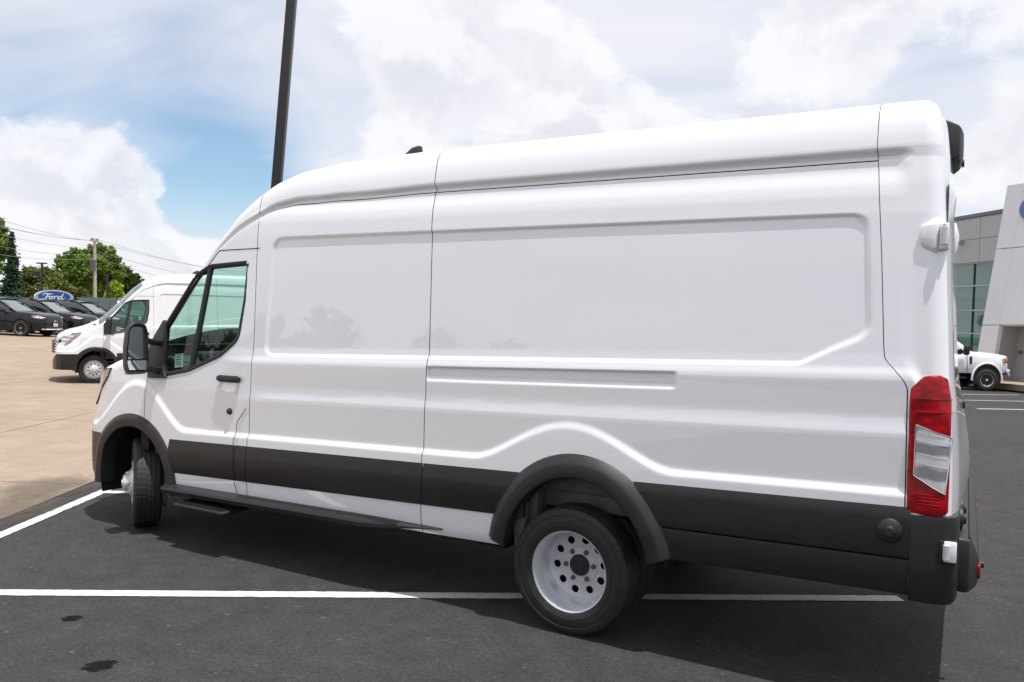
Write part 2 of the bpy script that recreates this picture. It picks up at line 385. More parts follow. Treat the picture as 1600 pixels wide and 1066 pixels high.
def sideY(x, z):
    x = np.asarray(x, float); z = np.asarray(z, float)
    ze = z-delta(x)*wz(z)
    c = sst(0.95, 1.45, x); ys = yc_t(ze)*(1-c)+ys_t(ze)*c
    zl = ledge(x); wd = 0.018+0.024*np.clip(1-((x-0.1)/0.8)**2, 0, 1)+0.014*np.clip(1-((x-3.72)/0.7)**2, 0, 1)
    t = sst(zl-wd*0.5, zl+wd, ze); y = yo_t(ze)*(1-t)+ys*t
    y = y+sst(0.75, 1.45, x)*dr_t(z-zmap(x, 2.42))
    y = y+0.0105*sst(0.009, -0.009, psdf(RECESS, x, ze))
    y = y+0.013*sst(0.004, -0.004, psdf(SLOT, x, ze))*sst(0, 0.5, (ze-1.30)/0.1+0.2)
    yb = ybf(np.maximum(x-0.09*sst(0.74, 1.15, z)*(x < 0), -0.885)); return yb+(1-yb/YC)*y
# end of the body at the back: x of the rear face by height
xrf = tab([0.4, 0.7, 0.9, 1.1, 1.3, 1.5, 1.75, 2.0, 2.4, 2.55, 2.66, 2.74, 2.8], [5.535, 5.54, 5.545, 5.54, 5.53, 5.51, 5.495, 5.48, 5.460, 5.45, 5.44, 5.43, 5.42], 0.04, 0.3, 3.0)
seamC = tab([0.4, 0.93, 1.44, 1.475, 1.565, 1.62, 2.03, 2.43, 2.77], [5.368, 5.362, 5.352, 5.335, 5.255, 5.248, 5.222, 5.19, 5.155], 0.008, 0.3, 3.2)
ROWS = np.unique(np.round(np.concatenate([np.arange(0.40, 0.60, 0.03), np.arange(0.60, 0.861, 0.02), np.arange(0.86, 1.36, 0.011), np.arange(1.36, 1.50, 0.0065),
        np.arange(1.50, 1.70, 0.012), np.arange(1.70, 2.15, 0.03), np.arange(2.15, 2.26, 0.0065), np.arange(2.26, 2.40, 0.014), np.arange(2.40, 2.475, 0.0045), [2.417, 2.423, 2.475]]), 5))
ROWS = ROWS[(np.abs(ROWS-2.42) > 0.0025) | np.isin(ROWS, [2.417, 2.423])]
NTH, NCR = 24, 12
_k = np.linspace(0, 1, 9); _g = np.linspace(0, 1, 401)
_ry = np.interp(_g, _k, [0, 0.025, 0.065, 0.115, 0.19, 0.32, 0.52, 0.75, 1.0]); _rz = np.interp(_g, _k, [0, 0.20, 0.40, 0.58, 0.74, 0.87, 0.95, 0.985, 1.0])
for _ in range(300):
    _ry[1:-1] = 0.25*_ry[:-2]+0.5*_ry[1:-1]+0.25*_ry[2:]; _rz[1:-1] = 0.25*_rz[:-2]+0.5*_rz[1:-1]+0.25*_rz[2:]
RYS = np.interp(np.linspace(0, 1, NTH+1)[1:], _g, _ry); RZS = np.interp(np.linspace(0, 1, NTH+1)[1:], _g, _rz)
TH = np.linspace(0, math.pi/2, NTH+1)[1:]; CR = np.linspace(0, 1, NCR+1)[1:]
NR = len(ROWS)
def section(x):
    """x: (nx, nrows) array or (nx,) -> left half surface points (nx, NR+NTH+NCR, 3)"""
    x1 = np.asarray(x, float); X = np.repeat(x1[:, None], NR, 1)
    z0 = ROWS[None, :]+delta(X)*wz(ROWS)[None, :]
    Z = zmap(X, z0)
    X = X+(seamC(Z)-5.20)*np.clip(1-np.abs(X-5.20)/0.22, 0, 1)**1.0*(X > 4.9)
    lean = -0.050*sst(0.9, 1.3, X)*sst(5.0, 4.4, X); X = X-0.012*sst(1.3,2.0,X)*sst(4.9,4.4,X)+lean*np.clip((Z-1.5)/1.2, 0, 1.2)
    Y = sideY(X, Z)
    yb = ybf(x1)[:, None]; k = 1-yb/YC
    yt, zt = Y[:, -1:], Z[:, -1:]
    w, h, c = wrf(x1)[:, None]*k, hrf(x1)[:, None], crf(x1)[:, None]
    Yr = yt+w*RYS[None, :]; Zr = zt+h*RZS[None, :]
    y1, za = Yr[:, -1:], Zr[:, -1:]
    Yc = y1+(YC-y1)*CR[None, :]; Zc = za+c*(1-(1-CR[None, :])**2)
    XX = np.concatenate([X, np.repeat(X[:, -1:], NTH+NCR, 1)+lean[:, -1:]*0.5*np.concatenate([1-np.cos(TH), np.ones(NCR)])[None, :]], 1)
    return np.stack([XX, np.concatenate([Y, Yr, Yc], 1), np.concatenate([Z, Zr, Zc], 1)], -1)
REAR_ARCH = (3.785, 0.36, 0.475, 0.555); FRONT_ARCH = (0.075, 0.36, 0.445, 0.475)
def in_arch(x, z): 
    r = np.zeros(np.broadcast(x, z).shape, bool)
    for cx, cz, rx, rz in (REAR_ARCH, FRONT_ARCH): r |= ((x-cx)/rx)**2+((z-cz)/rz)**2 < 1
    return r
def door_top(x):   # height of the door cut above the window, following the pillar
    return np.minimum(ztop(x)-0.035, 2.135+0.02*(x-1.3))
def flipy(P): Q = P.copy(); Q[..., 1] = 2*YC-Q[..., 1]; return Q

VAN = empty('cargo_van', (0, 0, 0), 0, 'large white high roof cargo van filling the picture, parked across the painted stall line', 'van')
G = 0.0026
def build_body():
    segs = {'front': (-0.885, 0.205-G), 'door': (0.205+G, 1.30-G), 'mid': (1.30+G, 2.78-G), 'rear': (2.78+G, 5.20-G)}
    iz = {q: int(np.searchsorted(ROWS, q)) for q in (0.82, 2.42)}
    for key, (a, b) in segs.items():
        if key == 'front': xs = np.unique(np.concatenate([-0.885+np.linspace(0, 1, 44)**2*0.22, np.arange(-0.665, b, 0.0125), [b]]))
        else: xs = np.linspace(a, b, int((b-a)/0.0115)+2)
        P = section(xs); C = 0.25*(P[:-1, :-1]+P[1:, :-1]+P[1:, 1:]+P[:-1, 1:])
        cx, cy, cz = C[..., 0], C[..., 1], C[..., 2]
        row = np.broadcast_to(np.arange(P.shape[1]-1)[None, :], cx.shape)
        side = row < NR-1; arch = in_arch(cx, cz) & side; win = (psdf(WIN, cx, cz) < 0.0) & side
        drip = row >= iz[2.42]; gap = (row == iz[2.42]-1+0) & (ROWS[np.minimum(row, NR-1)] > 2.41) & (ROWS[np.minimum(row, NR-1)] < 2.4195)
        crown = row >= NR+NTH-1
        wind = (row >= NR+NTH-9) & (cx > 0.10) & (cx < 1.03)
        reg = {}
        if key == 'front':
            low = (row < iz[0.82]) & (cx < -0.12)
            reg['front_bumper'] = low & ~arch; reg['hood'] = ~low & (row >= NR+4) & ~wind; reg['fender'] = ~low & ~arch & (row < NR+4); reg['windshield'] = wind
        elif key == 'door':
            d = (cz < door_top(cx)) & side
            reg['front_door'] = d & ~win & ~arch; reg['cab_frame'] = ~d & ~wind & ~win; reg['windshield'] = wind
        else:
            nm = 'side_panel' if key == 'mid' else 'rear_panel'
            reg[nm] = side & ~drip & ~gap & ~arch & ~((cx > 4.15) & (cz < 0.70)); reg['roof_panel'] = drip
        for nm, mk_ in reg.items():
            if not mk_.any(): continue
            mat = {'front_bumper': M['cladding'], 'windshield': M['glass']}.get(nm, M['white'])
            gridobj(nm, P, mat, VAN, mk_); gridobj(nm, flipy(P), mat, VAN, mk_, flip=True)
    # rear corner: profile swept on and rolled in to the back face
    base = section(np.array([5.20-0.03, 5.20, 5.20+0.03]))[1]          # profile at the seam
    yz = base[:, 1:]; t = np.gradient(yz, axis=0); t /= np.linalg.norm(t, axis=1)[:, None]; nrm = np.stack([t[:, 1], -t[:, 0]], 1)   # inwards
    nrm[-1] = (0, -1); z = yz[:, 1]
    xe = xrf(z); xs0 = np.concatenate([seamC(z[:NR]), np.full(len(z)-NR, seamC(z[NR-1]))])+G*0.3
    R = 0.075; cols = []
    flat = np.linspace(0, 1, 14); ang = np.linspace(0, math.pi/2, 14)[1:]
    # the drip channel and the belt run out before the corner
    smooth_y = np.interp(z, [0.4, 0.47, 0.6, 0.9, 1.4, 1.5, 2.0, 2.22, 2.36, 2.475], [0.04, 0.035, 0.01, 0.012, 0.032, 0.044, 0.068, 0.082, 0.098, yz[NR-1, 0]])
    sm = yz.copy(); sm[:NR, 0] = smooth_y[:NR]; t = np.gradient(sm, axis=0); t /= np.linalg.norm(t, axis=1)[:, None]
    for _ in range(12): t[1:-1] = 0.25*t[:-2]+0.5*t[1:-1]+0.25*t[2:]
    t /= np.linalg.norm(t, axis=1)[:, None]; nrm = np.stack([t[:, 1], -t[:, 0]], 1); nrm[-1] = (0, -1)
    for i, f in enumerate(flat):
        x = xs0+(xe-R-xs0)*f; y = yz[:, 0].copy(); k = sst(0.35, 0.75, f); y[:NR] = y[:NR]*(1-k)+smooth_y[:NR]*k
        if i == len(flat)-1: ylast = y.copy()
        cols.append(np.stack([x, y, z], 1))
    for a in ang:
        e = R*(1-math.cos(a)); cols.append(np.stack([xe-R+R*math.sin(a), ylast+nrm[:, 0]*e, z+nrm[:, 1]*e], 1))
    P = np.stack(cols, 0); rr = np.arange(P.shape[1]-1)
    lowcut = np.broadcast_to((0.5*(z[1:]+z[:-1]) > 0.86)[None, :], (P.shape[0]-1, P.shape[1]-1))
    gridobj('rear_corner', P, M['white'], VAN, lowcut); gridobj('rear_corner', flipy(P), M['white'], VAN, lowcut, flip=True)
    # rear doors: from the corner edge to the middle
    E = P[-1]; xs = []; f = np.linspace(0, 1, 24); keep = np.where((E[:, 2] > 0.6) & (np.arange(len(E)) < NR+NTH-4))[0]; E = E[keep]
    cen = np.stack([E[:, 0]+0.042*np.exp(-((E[:, 2]-1.02)/0.30)**2)+0.006, np.full(len(E), YC-0.003), E[:, 2]], 1)
    D = np.stack([E*(1-q)+cen*q+np.array([0.016*math.sin(min(1, q*6)*math.pi/2), 0.004, 0]) for q in f], 0)
    gridobj('rear_door', D, M['white'], VAN); gridobj('rear_door', flipy(D), M['white'], VAN, flip=True)
    T = P[-1][keep[-1]:]; top = np.stack([T, np.stack([T[:, 0]-0.01, T[:, 1], np.minimum(T[:, 2], T[0, 2])-0.02], 1)], 0)
    gridobj('rear_header', top, M['white'], VAN); gridobj('rear_header', flipy(top), M['white'], VAN, flip=True)
    # black backing behind every panel gap
    b = MB()
    for xg in (0.205, 1.30, 2.78):
        lowr = int(np.searchsorted(ROWS, 2.40))
        for wdt, r0, r1, dy_ in ((0.06, 0, lowr+1, 0.022), (0.012, lowr, NR+NTH+2, 0.028)):
            if xg == 0.205 and r0 > 0: continue
            S = section(np.array([xg-wdt, xg+0.5*wdt]))[:, r0:r1]; S = S[:, S[0, :, 2] > (0.62 if xg == 0.205 else 0.45)]
            S[..., 1] += dy_
            if r0: S[:, NR+4-r0:, 2] -= 0.012
            b.add(S.reshape(-1, 3), grid_faces(2, S.shape[1]).tolist())
    zz = np.linspace(0.95, 2.40, 60); S = np.stack([np.stack([seamC(zz)+o, sideY(seamC(zz)+o, zz)+0.020, zz], 1) for o in (-0.02, 0.02)], 0)
    b.add(S.reshape(-1, 3), grid_faces(2, len(zz)).tolist())
    S = section(np.array([5.185, 5.20, 5.215]))[[0, 2], NR-14:NR+NTH+2]; S[..., 1] += 0.03; S[:, 16:, 2] -= 0.012; b.add(S.reshape(-1, 3), grid_faces(2, S.shape[1]).tolist())
    xx = np.linspace(1.29, 5.15, 200); zd = zmap(xx, 2.42); S = np.stack([np.stack([xx, sideY(xx, zd+o)+0.016, zd+o], 1) for o in (-0.012, 0.006)], 0)
    b.add(S.reshape(-1, 3), grid_faces(2, len(xx)).tolist())
    b.build('seam_backing', M['gapdark'], VAN, fix=False)
build_body()

def ribbon(name, path, prof, mat, closed=False, parent=None, yfun=None):
    """path (n,2) in x,z; prof [(lateral, outward)]: a strip lying on the side of the van"""
    p = np.asarray(path, float); n = len(p)
    if closed: t = np.roll(p, -1, 0)-np.roll(p, 1, 0)
    else: t = np.gradient(p, axis=0)
    t /= np.linalg.norm(t, axis=1)[:, None]; nn = np.stack([-t[:, 1], t[:, 0]], 1)
    rows = []
    for w, o in prof:
        q = p+nn*w; rows.append(np.stack([q[:, 0], (yfun or sideY)(q[:, 0], q[:, 1])-o, q[:, 1]], 1))
    P = np.stack(rows, 1)
    if closed: P = np.concatenate([P, P[:1]], 0)
    return gridobj(name, P, mat, parent or VAN)
LEFT = []            # left-hand parts that get a mirrored twin
def L_(o): LEFT.append(o); return o
def resamp(poly, step, closed=True):
    q = np.vstack([poly, poly[:1]]) if closed else np.asarray(poly, float); d = np.r_[0, np.cumsum(np.linalg.norm(np.diff(q, axis=0), axis=1))]
    s = np.linspace(0, d[-1], max(8, int(d[-1]/step))+1); s = s[:-1] if closed else s
    return np.stack([np.interp(s, d, q[:, 0]), np.interp(s, d, q[:, 1])], 1)
def smooth_y_cab(x, z): return yc_t(np.asarray(z)-delta(x)*wz(z))
wp = resamp(WIN, 0.02)
# orientation: make the lateral axis point outwards
ar = 0.5*np.sum(wp[:, 0]*np.roll(wp[:, 1], -1)-np.roll(wp[:, 0], -1)*wp[:, 1])
if ar > 0: wp = wp[::-1]
L_(ribbon('window_seal', wp, [(0.010, -0.002), (0.008, 0.005), (0.0, 0.006), (-0.020, 0.002), (-0.024, -0.012), (-0.026, -0.03)], M['rubber'], True, yfun=smooth_y_cab))
gx, gz = np.meshgrid(np.linspace(0.28, 1.25, 60), np.linspace(1.15, 2.1, 60), indexing='ij')
Pw = np.stack([gx, smooth_y_cab(gx, gz)+0.012, gz], -1); Cw = 0.25*(Pw[:-1, :-1]+Pw[1:, :-1]+Pw[1:, 1:]+Pw[:-1, 1:])
L_(gridobj('door_window', Pw, M['glass'], VAN, psdf(WIN, Cw[..., 0], Cw[..., 2]) < -0.005))
bar = np.stack([np.linspace(0.675, 0.80, 12), np.linspace(1.275, 2.01, 12)], 1)
L_(ribbon('window_divider', bar, [(0.018, -0.02), (0.018, 0.004), (-0.018, 0.004), (-0.018, -0.02)], M['rubber'], yfun=smooth_y_cab))
# rubber seal along the top cut of the door
xs = np.linspace(0.22, 1.296, 60); L_(ribbon('door_seal', np.stack([xs, door_top(xs)], 1), [(0.0035, 0.0012), (-0.0035, 0.0012)], M['gapdark']))
# fuel flap / body joint cut low on the B pillar
jl = resamp(np.array([(1.285, 1.03), (1.20, 0.93), (1.185, 0.80), (1.19, 0.55), (1.22, 0.44)]), 0.02, False)
L_(ribbon('body_joint', jl, [(0.0032, 0.0185), (-0.0032, 0.0185)], M['gapdark']))

# ---- black side mouldings
def moulding(name, x0, x1, zb0=0.575, zt0=0.823):
    xs = np.linspace(x0, x1, max(6, int((x1-x0)/0.04)))
    prof = [(0, -0.012), (0.0, 0.006), (0.05, 0.013), (0.64, 0.0165), (0.70, 0.0155), (0.97, 0.003), (1.0, 0.0015), (1.0, -0.012)]
    P = np.zeros((len(xs), len(prof), 3))
    for i, (f, o) in enumerate(prof):
        z = (zb0+delta(xs)*0.95)*(1-f)+(zt0+delta(xs))*f; P[:, i] = np.stack([xs, sideY(xs, z)-o, z], 1)
    cap = [P[:1]*1.0, P[-1:]*1.0]; cap[0][..., 1] = P[:1, :, 1].max()+0.004; cap[1][..., 1] = P[-1:, :, 1].max()+0.004
    return L_(sharp(gridobj(name, np.concatenate([cap[0], P, cap[1]], 0), M['cladding'], VAN), 40))
moulding('door_moulding', 0.50, 1.185-G); moulding('pillar_moulding', 1.185+G, 1.30-G); moulding('side_moulding', 1.30+G, 2.78-G); moulding('quarter_moulding', 2.78+G, 3.47)
def rear_cladding():
    xs0_ = np.linspace(0, 1, 40)
    prof = [(0.46, -0.10), (0.462, 0.0), (0.49, 0.010), (0.605, 0.006), (0.622, 0.003), (0.628, -0.008), (0.634, 0.012), (0.66, 0.016), (0.78, 0.015), (0.805, 0.013), (0.832, 0.004), (0.836, -0.01)]
    P = np.zeros((40, len(prof), 3))
    for i, (z0, o) in enumerate(prof):
        xa = np.interp(z0, [0.46, 0.60, 0.84], [4.25, 4.20, 4.10]); xs = xa+(5.385-xa)*xs0_; dl = delta(xs)
        z = z0+dl*np.interp(z0, [0.46, 0.64, 0.84], [0.8, 0.75, 1.0]); P[:, i] = np.stack([xs, np.interp(z, [0.4, 0.62, 1], [0.03, 0.006, 0.006])-o, z], 1)
    L_(sharp(gridobj('rear_cladding', P, M['cladding'], VAN), 40))
rear_cladding()
# ---- wheel arch flares
def flare(name, outer, inner, bulge, a0, a1, lip, back=0.10):
    th = np.radians(np.linspace(a0, a1, 90)); cxo, czo, rxo, rzo = outer; cxi, czi, rxi, rzi = inner
    prof = [(0.0, -0.010), (0.0, 0.004), (0.03, 0.008), (0.30, 0.62*bulge+0.008), (0.38, 0.74*bulge+0.008), (0.45, 0.80*bulge+0.008), (0.88, bulge), (0.96, bulge*0.97), (1.0, bulge*0.82), (1.0, bulge*0.5), (1.01, -lip), (1.0, -back)]
    P = np.zeros((len(th), len(prof), 3))
    for i, (f, o) in enumerate(prof):
        x = (cxo+rxo*np.cos(th))*(1-f)+(cxi+rxi*np.cos(th))*f; z = (czo+rzo*np.sin(th))*(1-f)+(czi+rzi*np.sin(th))*f
        yb = sideY(cxo+rxo*np.cos(th), np.maximum(czo+rzo*np.sin(th), 0.5))
        P[:, i] = np.stack([x, yb-o, z], 1)
    cap = [P[:1]*1.0, P[-1:]*1.0]
    for c in cap: c[..., 1] = 0.06+ybf(c[..., 0].min())
    return L_(sharp(gridobj(name, np.concatenate([cap[0], P, cap[1]], 0), M['cladding'], VAN), 30))
flare('rear_arch_flare', (3.785, 0.38, 0.545, 0.605), (3.785, 0.36, 0.425, 0.50), 0.050, 13, 172, 0.02)
flare('front_arch_flare', (0.065, 0.37, 0.505, 0.525), (0.075, 0.36, 0.415, 0.44), 0.022, -4, 186, 0.03)
# ---- wheel wells
def well(cx, cz, r, y0, y1, name, metal, a0=10, a1=170):
    b = MB(); n = 28; pr = []
    for i in range(n+1):
        a = rad(a0+(a1-a0)*i/n); pr.append((cx+r*math.cos(a), cz+r*math.sin(a)))
    vs = [(x, y0, z) for x, z in pr]+[(x, y1, z) for x, z in pr]; fs = [(i, i+1, i+n+2, i+n+1) for i in range(n)]+[tuple(range(n+1, 2*n+2))]
    b.add(vs, fs); L_(b.build(name, metal, VAN, smooth=True))
well(3.785, 0.36, 0.50, 0.03, 0.72, 'wheel_well', M['dark']); well(0.075, 0.36, 0.46, 0.06, 0.62, 'wheel_well', M['dark'], -6, 196)
b = MB(); b.box(3.40, 4.16, 0.16, 0.20, 0.74, 0.82); b.box(3.40, 4.10, 0.20, 0.28, 0.64, 0.76); b.box(3.44, 3.50, 0.10, 0.30, 0.52, 0.80)
for q in (3.52, 3.60, 3.70, 3.80): b.lathe([(0.0, 0.155), (0.012, 0.155), (0.012, 0.17)], 10, M=Matrix.Translation((q, 0, 0.78)))
L_(b.build('chassis_rail', M['wellmetal'], VAN, bevel=0.006))
b = MB(); b.prism([(3.375, 0.56), (3.40, 0.70), (3.44, 0.72), (3.46, 0.60), (3.43, 0.42), (3.39, 0.42)], 0.05, 0.10); L_(b.build('arch_bracket', M['wellmetal'], VAN, bevel=0.006))
# ---- underbody
b = MB(); b.box(-0.45, 0.55-0.92, 0.35, 1.71, 0.30, 0.75); b.box(0.56, 3.28, 0.14, 1.92, 0.36, 0.50); b.box(4.30, 5.40, 0.25, 1.81, 0.56, 0.66); b.box(3.2, 4.4, 0.72, 1.34, 0.34, 0.70); b.box(-0.5, 0.6, 0.62, 1.44, 0.30, 0.8)
b.box(-0.38, 0.56, 0.55, 1.51, 0.8, 1.0)
b.build('underbody', M['dark'], VAN)
b = MB(); b.tube([(3.75, 0.3, 0.345), (3.75, 1.76, 0.345)], 0.07, 10); b.lathe([(0.0, 0.85), (0.16, 0.9), (0.19, 1.03), (0.16, 1.16), (0, 1.21)], 16, M=Matrix.Translation((3.75, 0, 0.345))); b.build('rear_axle', M['dark'], VAN, smooth=True)
b = MB(); b.tube([(0.05, 0.2, 0.345), (0.05, 1.86, 0.345)], 0.045, 8); b.tube([(0.0, 0.22, 0.30), (0.45, 0.5, 0.33)], 0.035, 8); b.tube([(0.0, 1.84, 0.30), (0.45, 1.56, 0.33)], 0.035, 8); b.tube([(0.05, 0.3, 0.3), (0.05, 0.36, 0.85)], 0.05, 10); b.tube([(0.05, 1.76, 0.3), (0.05, 1.7, 0.85)], 0.05, 10)
b.build('front_suspension', M['dark'], VAN, smooth=True)
# ---- running board and fold-out step
def sweep_box(name, xs, yz_fun, mat):
    secs = [[(x, y, z) for y, z in yz_fun(x)] for x in xs]; bb = MB(); bb.loft(secs); return bb.build(name, mat, VAN, smooth=True, ang=30)
def rb(x):
    t = float(np.clip((x-2.35)/0.55, 0, 1)); z = 0.415+0.018*(x-1); o = 0.055*(1-t)-0.012*t; k = 1-0.85*t
    return [(0.10, z+0.01*k), (0.03-o*0.4, z+0.012*k), (-0.005-o, z-0.004*k), (-0.012-o, z-0.02*k), (-0.004-o*0.9, z-0.05*k), (0.10, z-0.06*k)]
L_(sweep_box('running_board', np.linspace(0.50, 2.92, 40), rb, M['plastic']))
b = MB()
for i in range(5):
    xs = np.linspace(1.25, 2.62, 14); b.tube([(x, -0.008-0.011*i*(1-float(np.clip((x-2.35)/0.55, 0, 1))*0.8), 0.425+0.018*(x-1)-0.0035*i) for x in xs], 0.0028, 5)
L_(b.build('tread_rib', M['plastic'], VAN, smooth=True))
b = MB(); b.prism([(0.72, 0.325), (1.22, 0.325), (1.22, 0.30), (0.72, 0.30)], -0.125, 0.12); st = b.build('entry_step', M['plastic'], VAN, bevel=0.008); L_(st)
for i in range(14):
    b = MB(); x = 0.742+i*0.0335; b.prism([(x-0.007, 0.325), (x+0.007, 0.325), (x+0.005, 0.334), (x-0.005, 0.334)], -0.115, 0.11); b.build('step_rib', M['cladding'], st)
b = MB(); b.box(0.76, 0.80, 0.02, 0.3, 0.302, 0.40); L_(b.build('step_bracket', M['dark'], VAN)); b = MB(); b.box(1.10, 1.14, 0.02, 0.3, 0.302, 0.42); L_(b.build('step_bracket', M['dark'], VAN))
# ---- door handle, lock, sensors
def rbar(name, pts, r, mat, flat=1.0):
    bb = MB(); bb.tube(pts, r, 12); return bb.build(name, mat, VAN, smooth=True, ang=60)
hx = np.linspace(0.985, 1.205, 12); yh = sideY(hx, hx*0+1.225)
bb = MB(); secs = []
for i, x in enumerate(hx):
    f = 1.0 if 0 < i < 11 else 0.7; o = 0.019+0.005*math.sin(math.pi*i/11); z = 1.222+0.01*(x-1.1)
    secs.append([(x, yh[i]-o+0.011*math.sin(a), z+0.024*f*math.cos(a)) for a in np.linspace(0, 2*math.pi, 13)[:-1]])
bb.loft(secs); hnd = L_(bb.build('door_handle', M['plastic'], VAN, smooth=True, ang=50))
bb = MB(); bb.box(1.0, 1.03, float(yh[1])-0.03, float(yh[1])+0.01, 1.21, 1.233); bb.build('handle_mount', M['plastic'], hnd); bb = MB(); bb.box(1.17, 1.2, float(yh[-2])-0.03, float(yh[-2])+0.01, 1.21, 1.233); bb.build('handle_mount', M['plastic'], hnd); bb = MB()
bb = MB(); yl = float(sideY(1.105, 0.995)); bb.lathe([(0.0, -0.022), (0.012, -0.021), (0.014, -0.014), (0.02, -0.012), (0.023, -0.006), (0.023, 0.004)], 20, M=Matrix.Translation((1.105, yl, 0.995))); L_(bb.build('door_lock', M['plastic'], VAN, smooth=True))
bb = MB(); bb.lathe([(0.0, -0.030), (0.022, -0.030), (0.024, -0.026), (0.026, -0.020), (0.036, -0.018), (0.05, -0.010), (0.056, 0.004)], 32, M=Matrix.Translation((5.305, -0.010, 0.812))); fc = L_(bb.build('sensor_bezel', M['plastic'], VAN, smooth=True))
bb = MB(); bb.lathe([(0.0, -0.034), (0.018, -0.034), (0.020, -0.030)], 24, M=Matrix.Translation((5.305, -0.010, 0.812))); bb.build('sensor_cap', M['rubber'], fc, smooth=True)

# ---- mirror
def mirror():
    xm, ym = 0.335, -0.155; b = MB()
    # black sail plate on the front corner of the door window
    sail = rounded([(0.215, 1.175), (0.44, 1.185), (0.40, 1.22), (0.375, 1.28), (0.375, 1.60), (0.345, 1.62), (0.205, 1.43)], [0.02, 0.02, 0.05, 0.05, 0.02, 0.02, 0.03], 4)
    vs = [(x, float(smooth_y_cab(x, z))-0.014, z) for x, z in sail]+[(x, float(smooth_y_cab(x, z))+0.03, z) for x, z in sail]; k = len(sail)
    b.add(vs, [tuple(range(k))]+[(i, i+k, (i+1) % k+k, (i+1) % k) for i in range(k)])
    s = L_(b.build('mirror_mount', M['plastic'], VAN, bevel=0.004))
    for zz, h0 in ((1.245, 0.03), (1.445, 0.02)):
        b = MB(); b.loft([[(xm+dx, y, z+dz) for dx, dz in [(-0.05, -h0), (0.03, -h0), (0.035, 0.02), (-0.045, 0.025)]] for y, z in ((0.06, zz), (-0.02, zz), (-0.10, zz+0.02))])
        L_(b.build('mirror_arm', M['plastic'], VAN, bevel=0.006))
    # housing: outline in y,z, shell towards the front
    out = rounded([(-0.105, -0.205), (0.075, -0.205), (0.105, -0.12), (0.085, 0.13), (0.06, 0.195), (-0.04, 0.21), (-0.105, 0.165), (-0.125, 0.0), (-0.12, -0.14)], [0.05, 0.03, 0.1, 0.1, 0.04, 0.06, 0.06, 0.2, 0.1], 5)
    rot = Matrix.Rotation(rad(-13), 3, 'Z')
    out = [(a*0.72, c*0.90) for a, c in out]
    def ring(sc, dx): return [tuple(np.array((xm, ym, 1.405))+np.array(rot @ Vector((dx, q[0]*sc, q[1]*sc)))) for q in out]
    b = MB(); b.loft([ring(0.90, 0.012), ring(0.915, 0.028), ring(0.985, 0.032), ring(1.0, 0.02), ring(1.0, -0.02), ring(0.96, -0.045), ring(0.84, -0.07), ring(0.6, -0.085), ring(0.2, -0.09)], caps=True)
    h = L_(b.build('mirror_housing', M['plastic'], VAN, smooth=True, ang=45))
    def pane(name, zlo, zhi, inset, tilt):
        pl = [(y*0.89, z*0.90) for y, z in out]; pts = []
        from_poly = np.array(pl)
        # clip the outline to a band of heights
        res = []; k = len(from_poly)
        for lo, sgn in ((zlo, 1), (zhi, -1)):
            res = []; src = from_poly
            for i in range(len(src)):
                a, c = src[i], src[(i+1) % len(src)]; da, dc = sgn*(a[1]-lo), sgn*(c[1]-lo)
                if da >= 0: res.append(a)
                if da*dc < 0: res.append(a+(c-a)*da/(da-dc))
            from_poly = np.array(res)
        cz_ = (zlo+zhi)/2; ry = Matrix.Rotation(tilt, 3, 'Y'); rz = Matrix.Rotation(inset, 3, 'Z')
        vs = []
        for q in from_poly:
            v = rz @ (ry @ Vector((0, q[0], q[1]-cz_))); vs.append(tuple(np.array((xm, ym, 1.405))+np.array(rot @ (v+Vector((0.021, 0, cz_))))))
        mk(name, vs, [tuple(range(len(vs)))], M['mirror'], h, False)
    pane('mirror_glass', -0.075, 0.155, rad(8), rad(-2)); pane('wide_angle_glass', -0.155, -0.086, rad(4), rad(-9))
    b = MB(); b.loft([ring(0.99, 0.0), ring(1.02, -0.02), ring(1.0, -0.05)], caps=False)
    b2 = MB(); b2.box(xm-0.06, xm+0.0, ym-0.06, ym+0.04, 1.215, 1.228); b2.build('turn_signal', M['amber'], h, bevel=0.003)
mirror()
# ---- paper sticker in the window
yw = float(smooth_y_cab(0.5, 1.30))+0.016
pp = mk('window_sticker', [(0.475, yw, 1.265), (0.565, yw, 1.275), (0.565, yw+0.003, 1.375), (0.475, yw+0.003, 1.365)], [(0, 1, 2, 3)], M['paper'], VAN, False)
for i in range(5):
    z = 1.285+i*0.017; mk('print_line', [(0.487, yw-0.0008+0.0005*i, z+0.002), (0.55-0.008*(i % 2), yw-0.0008+0.0005*i, z+0.008), (0.55-0.008*(i % 2), yw-0.0006+0.0005*i, z+0.016), (0.487, yw-0.0006+0.0005*i, z+0.010)], [(0, 1, 2, 3)], M['ink'], pp, False)

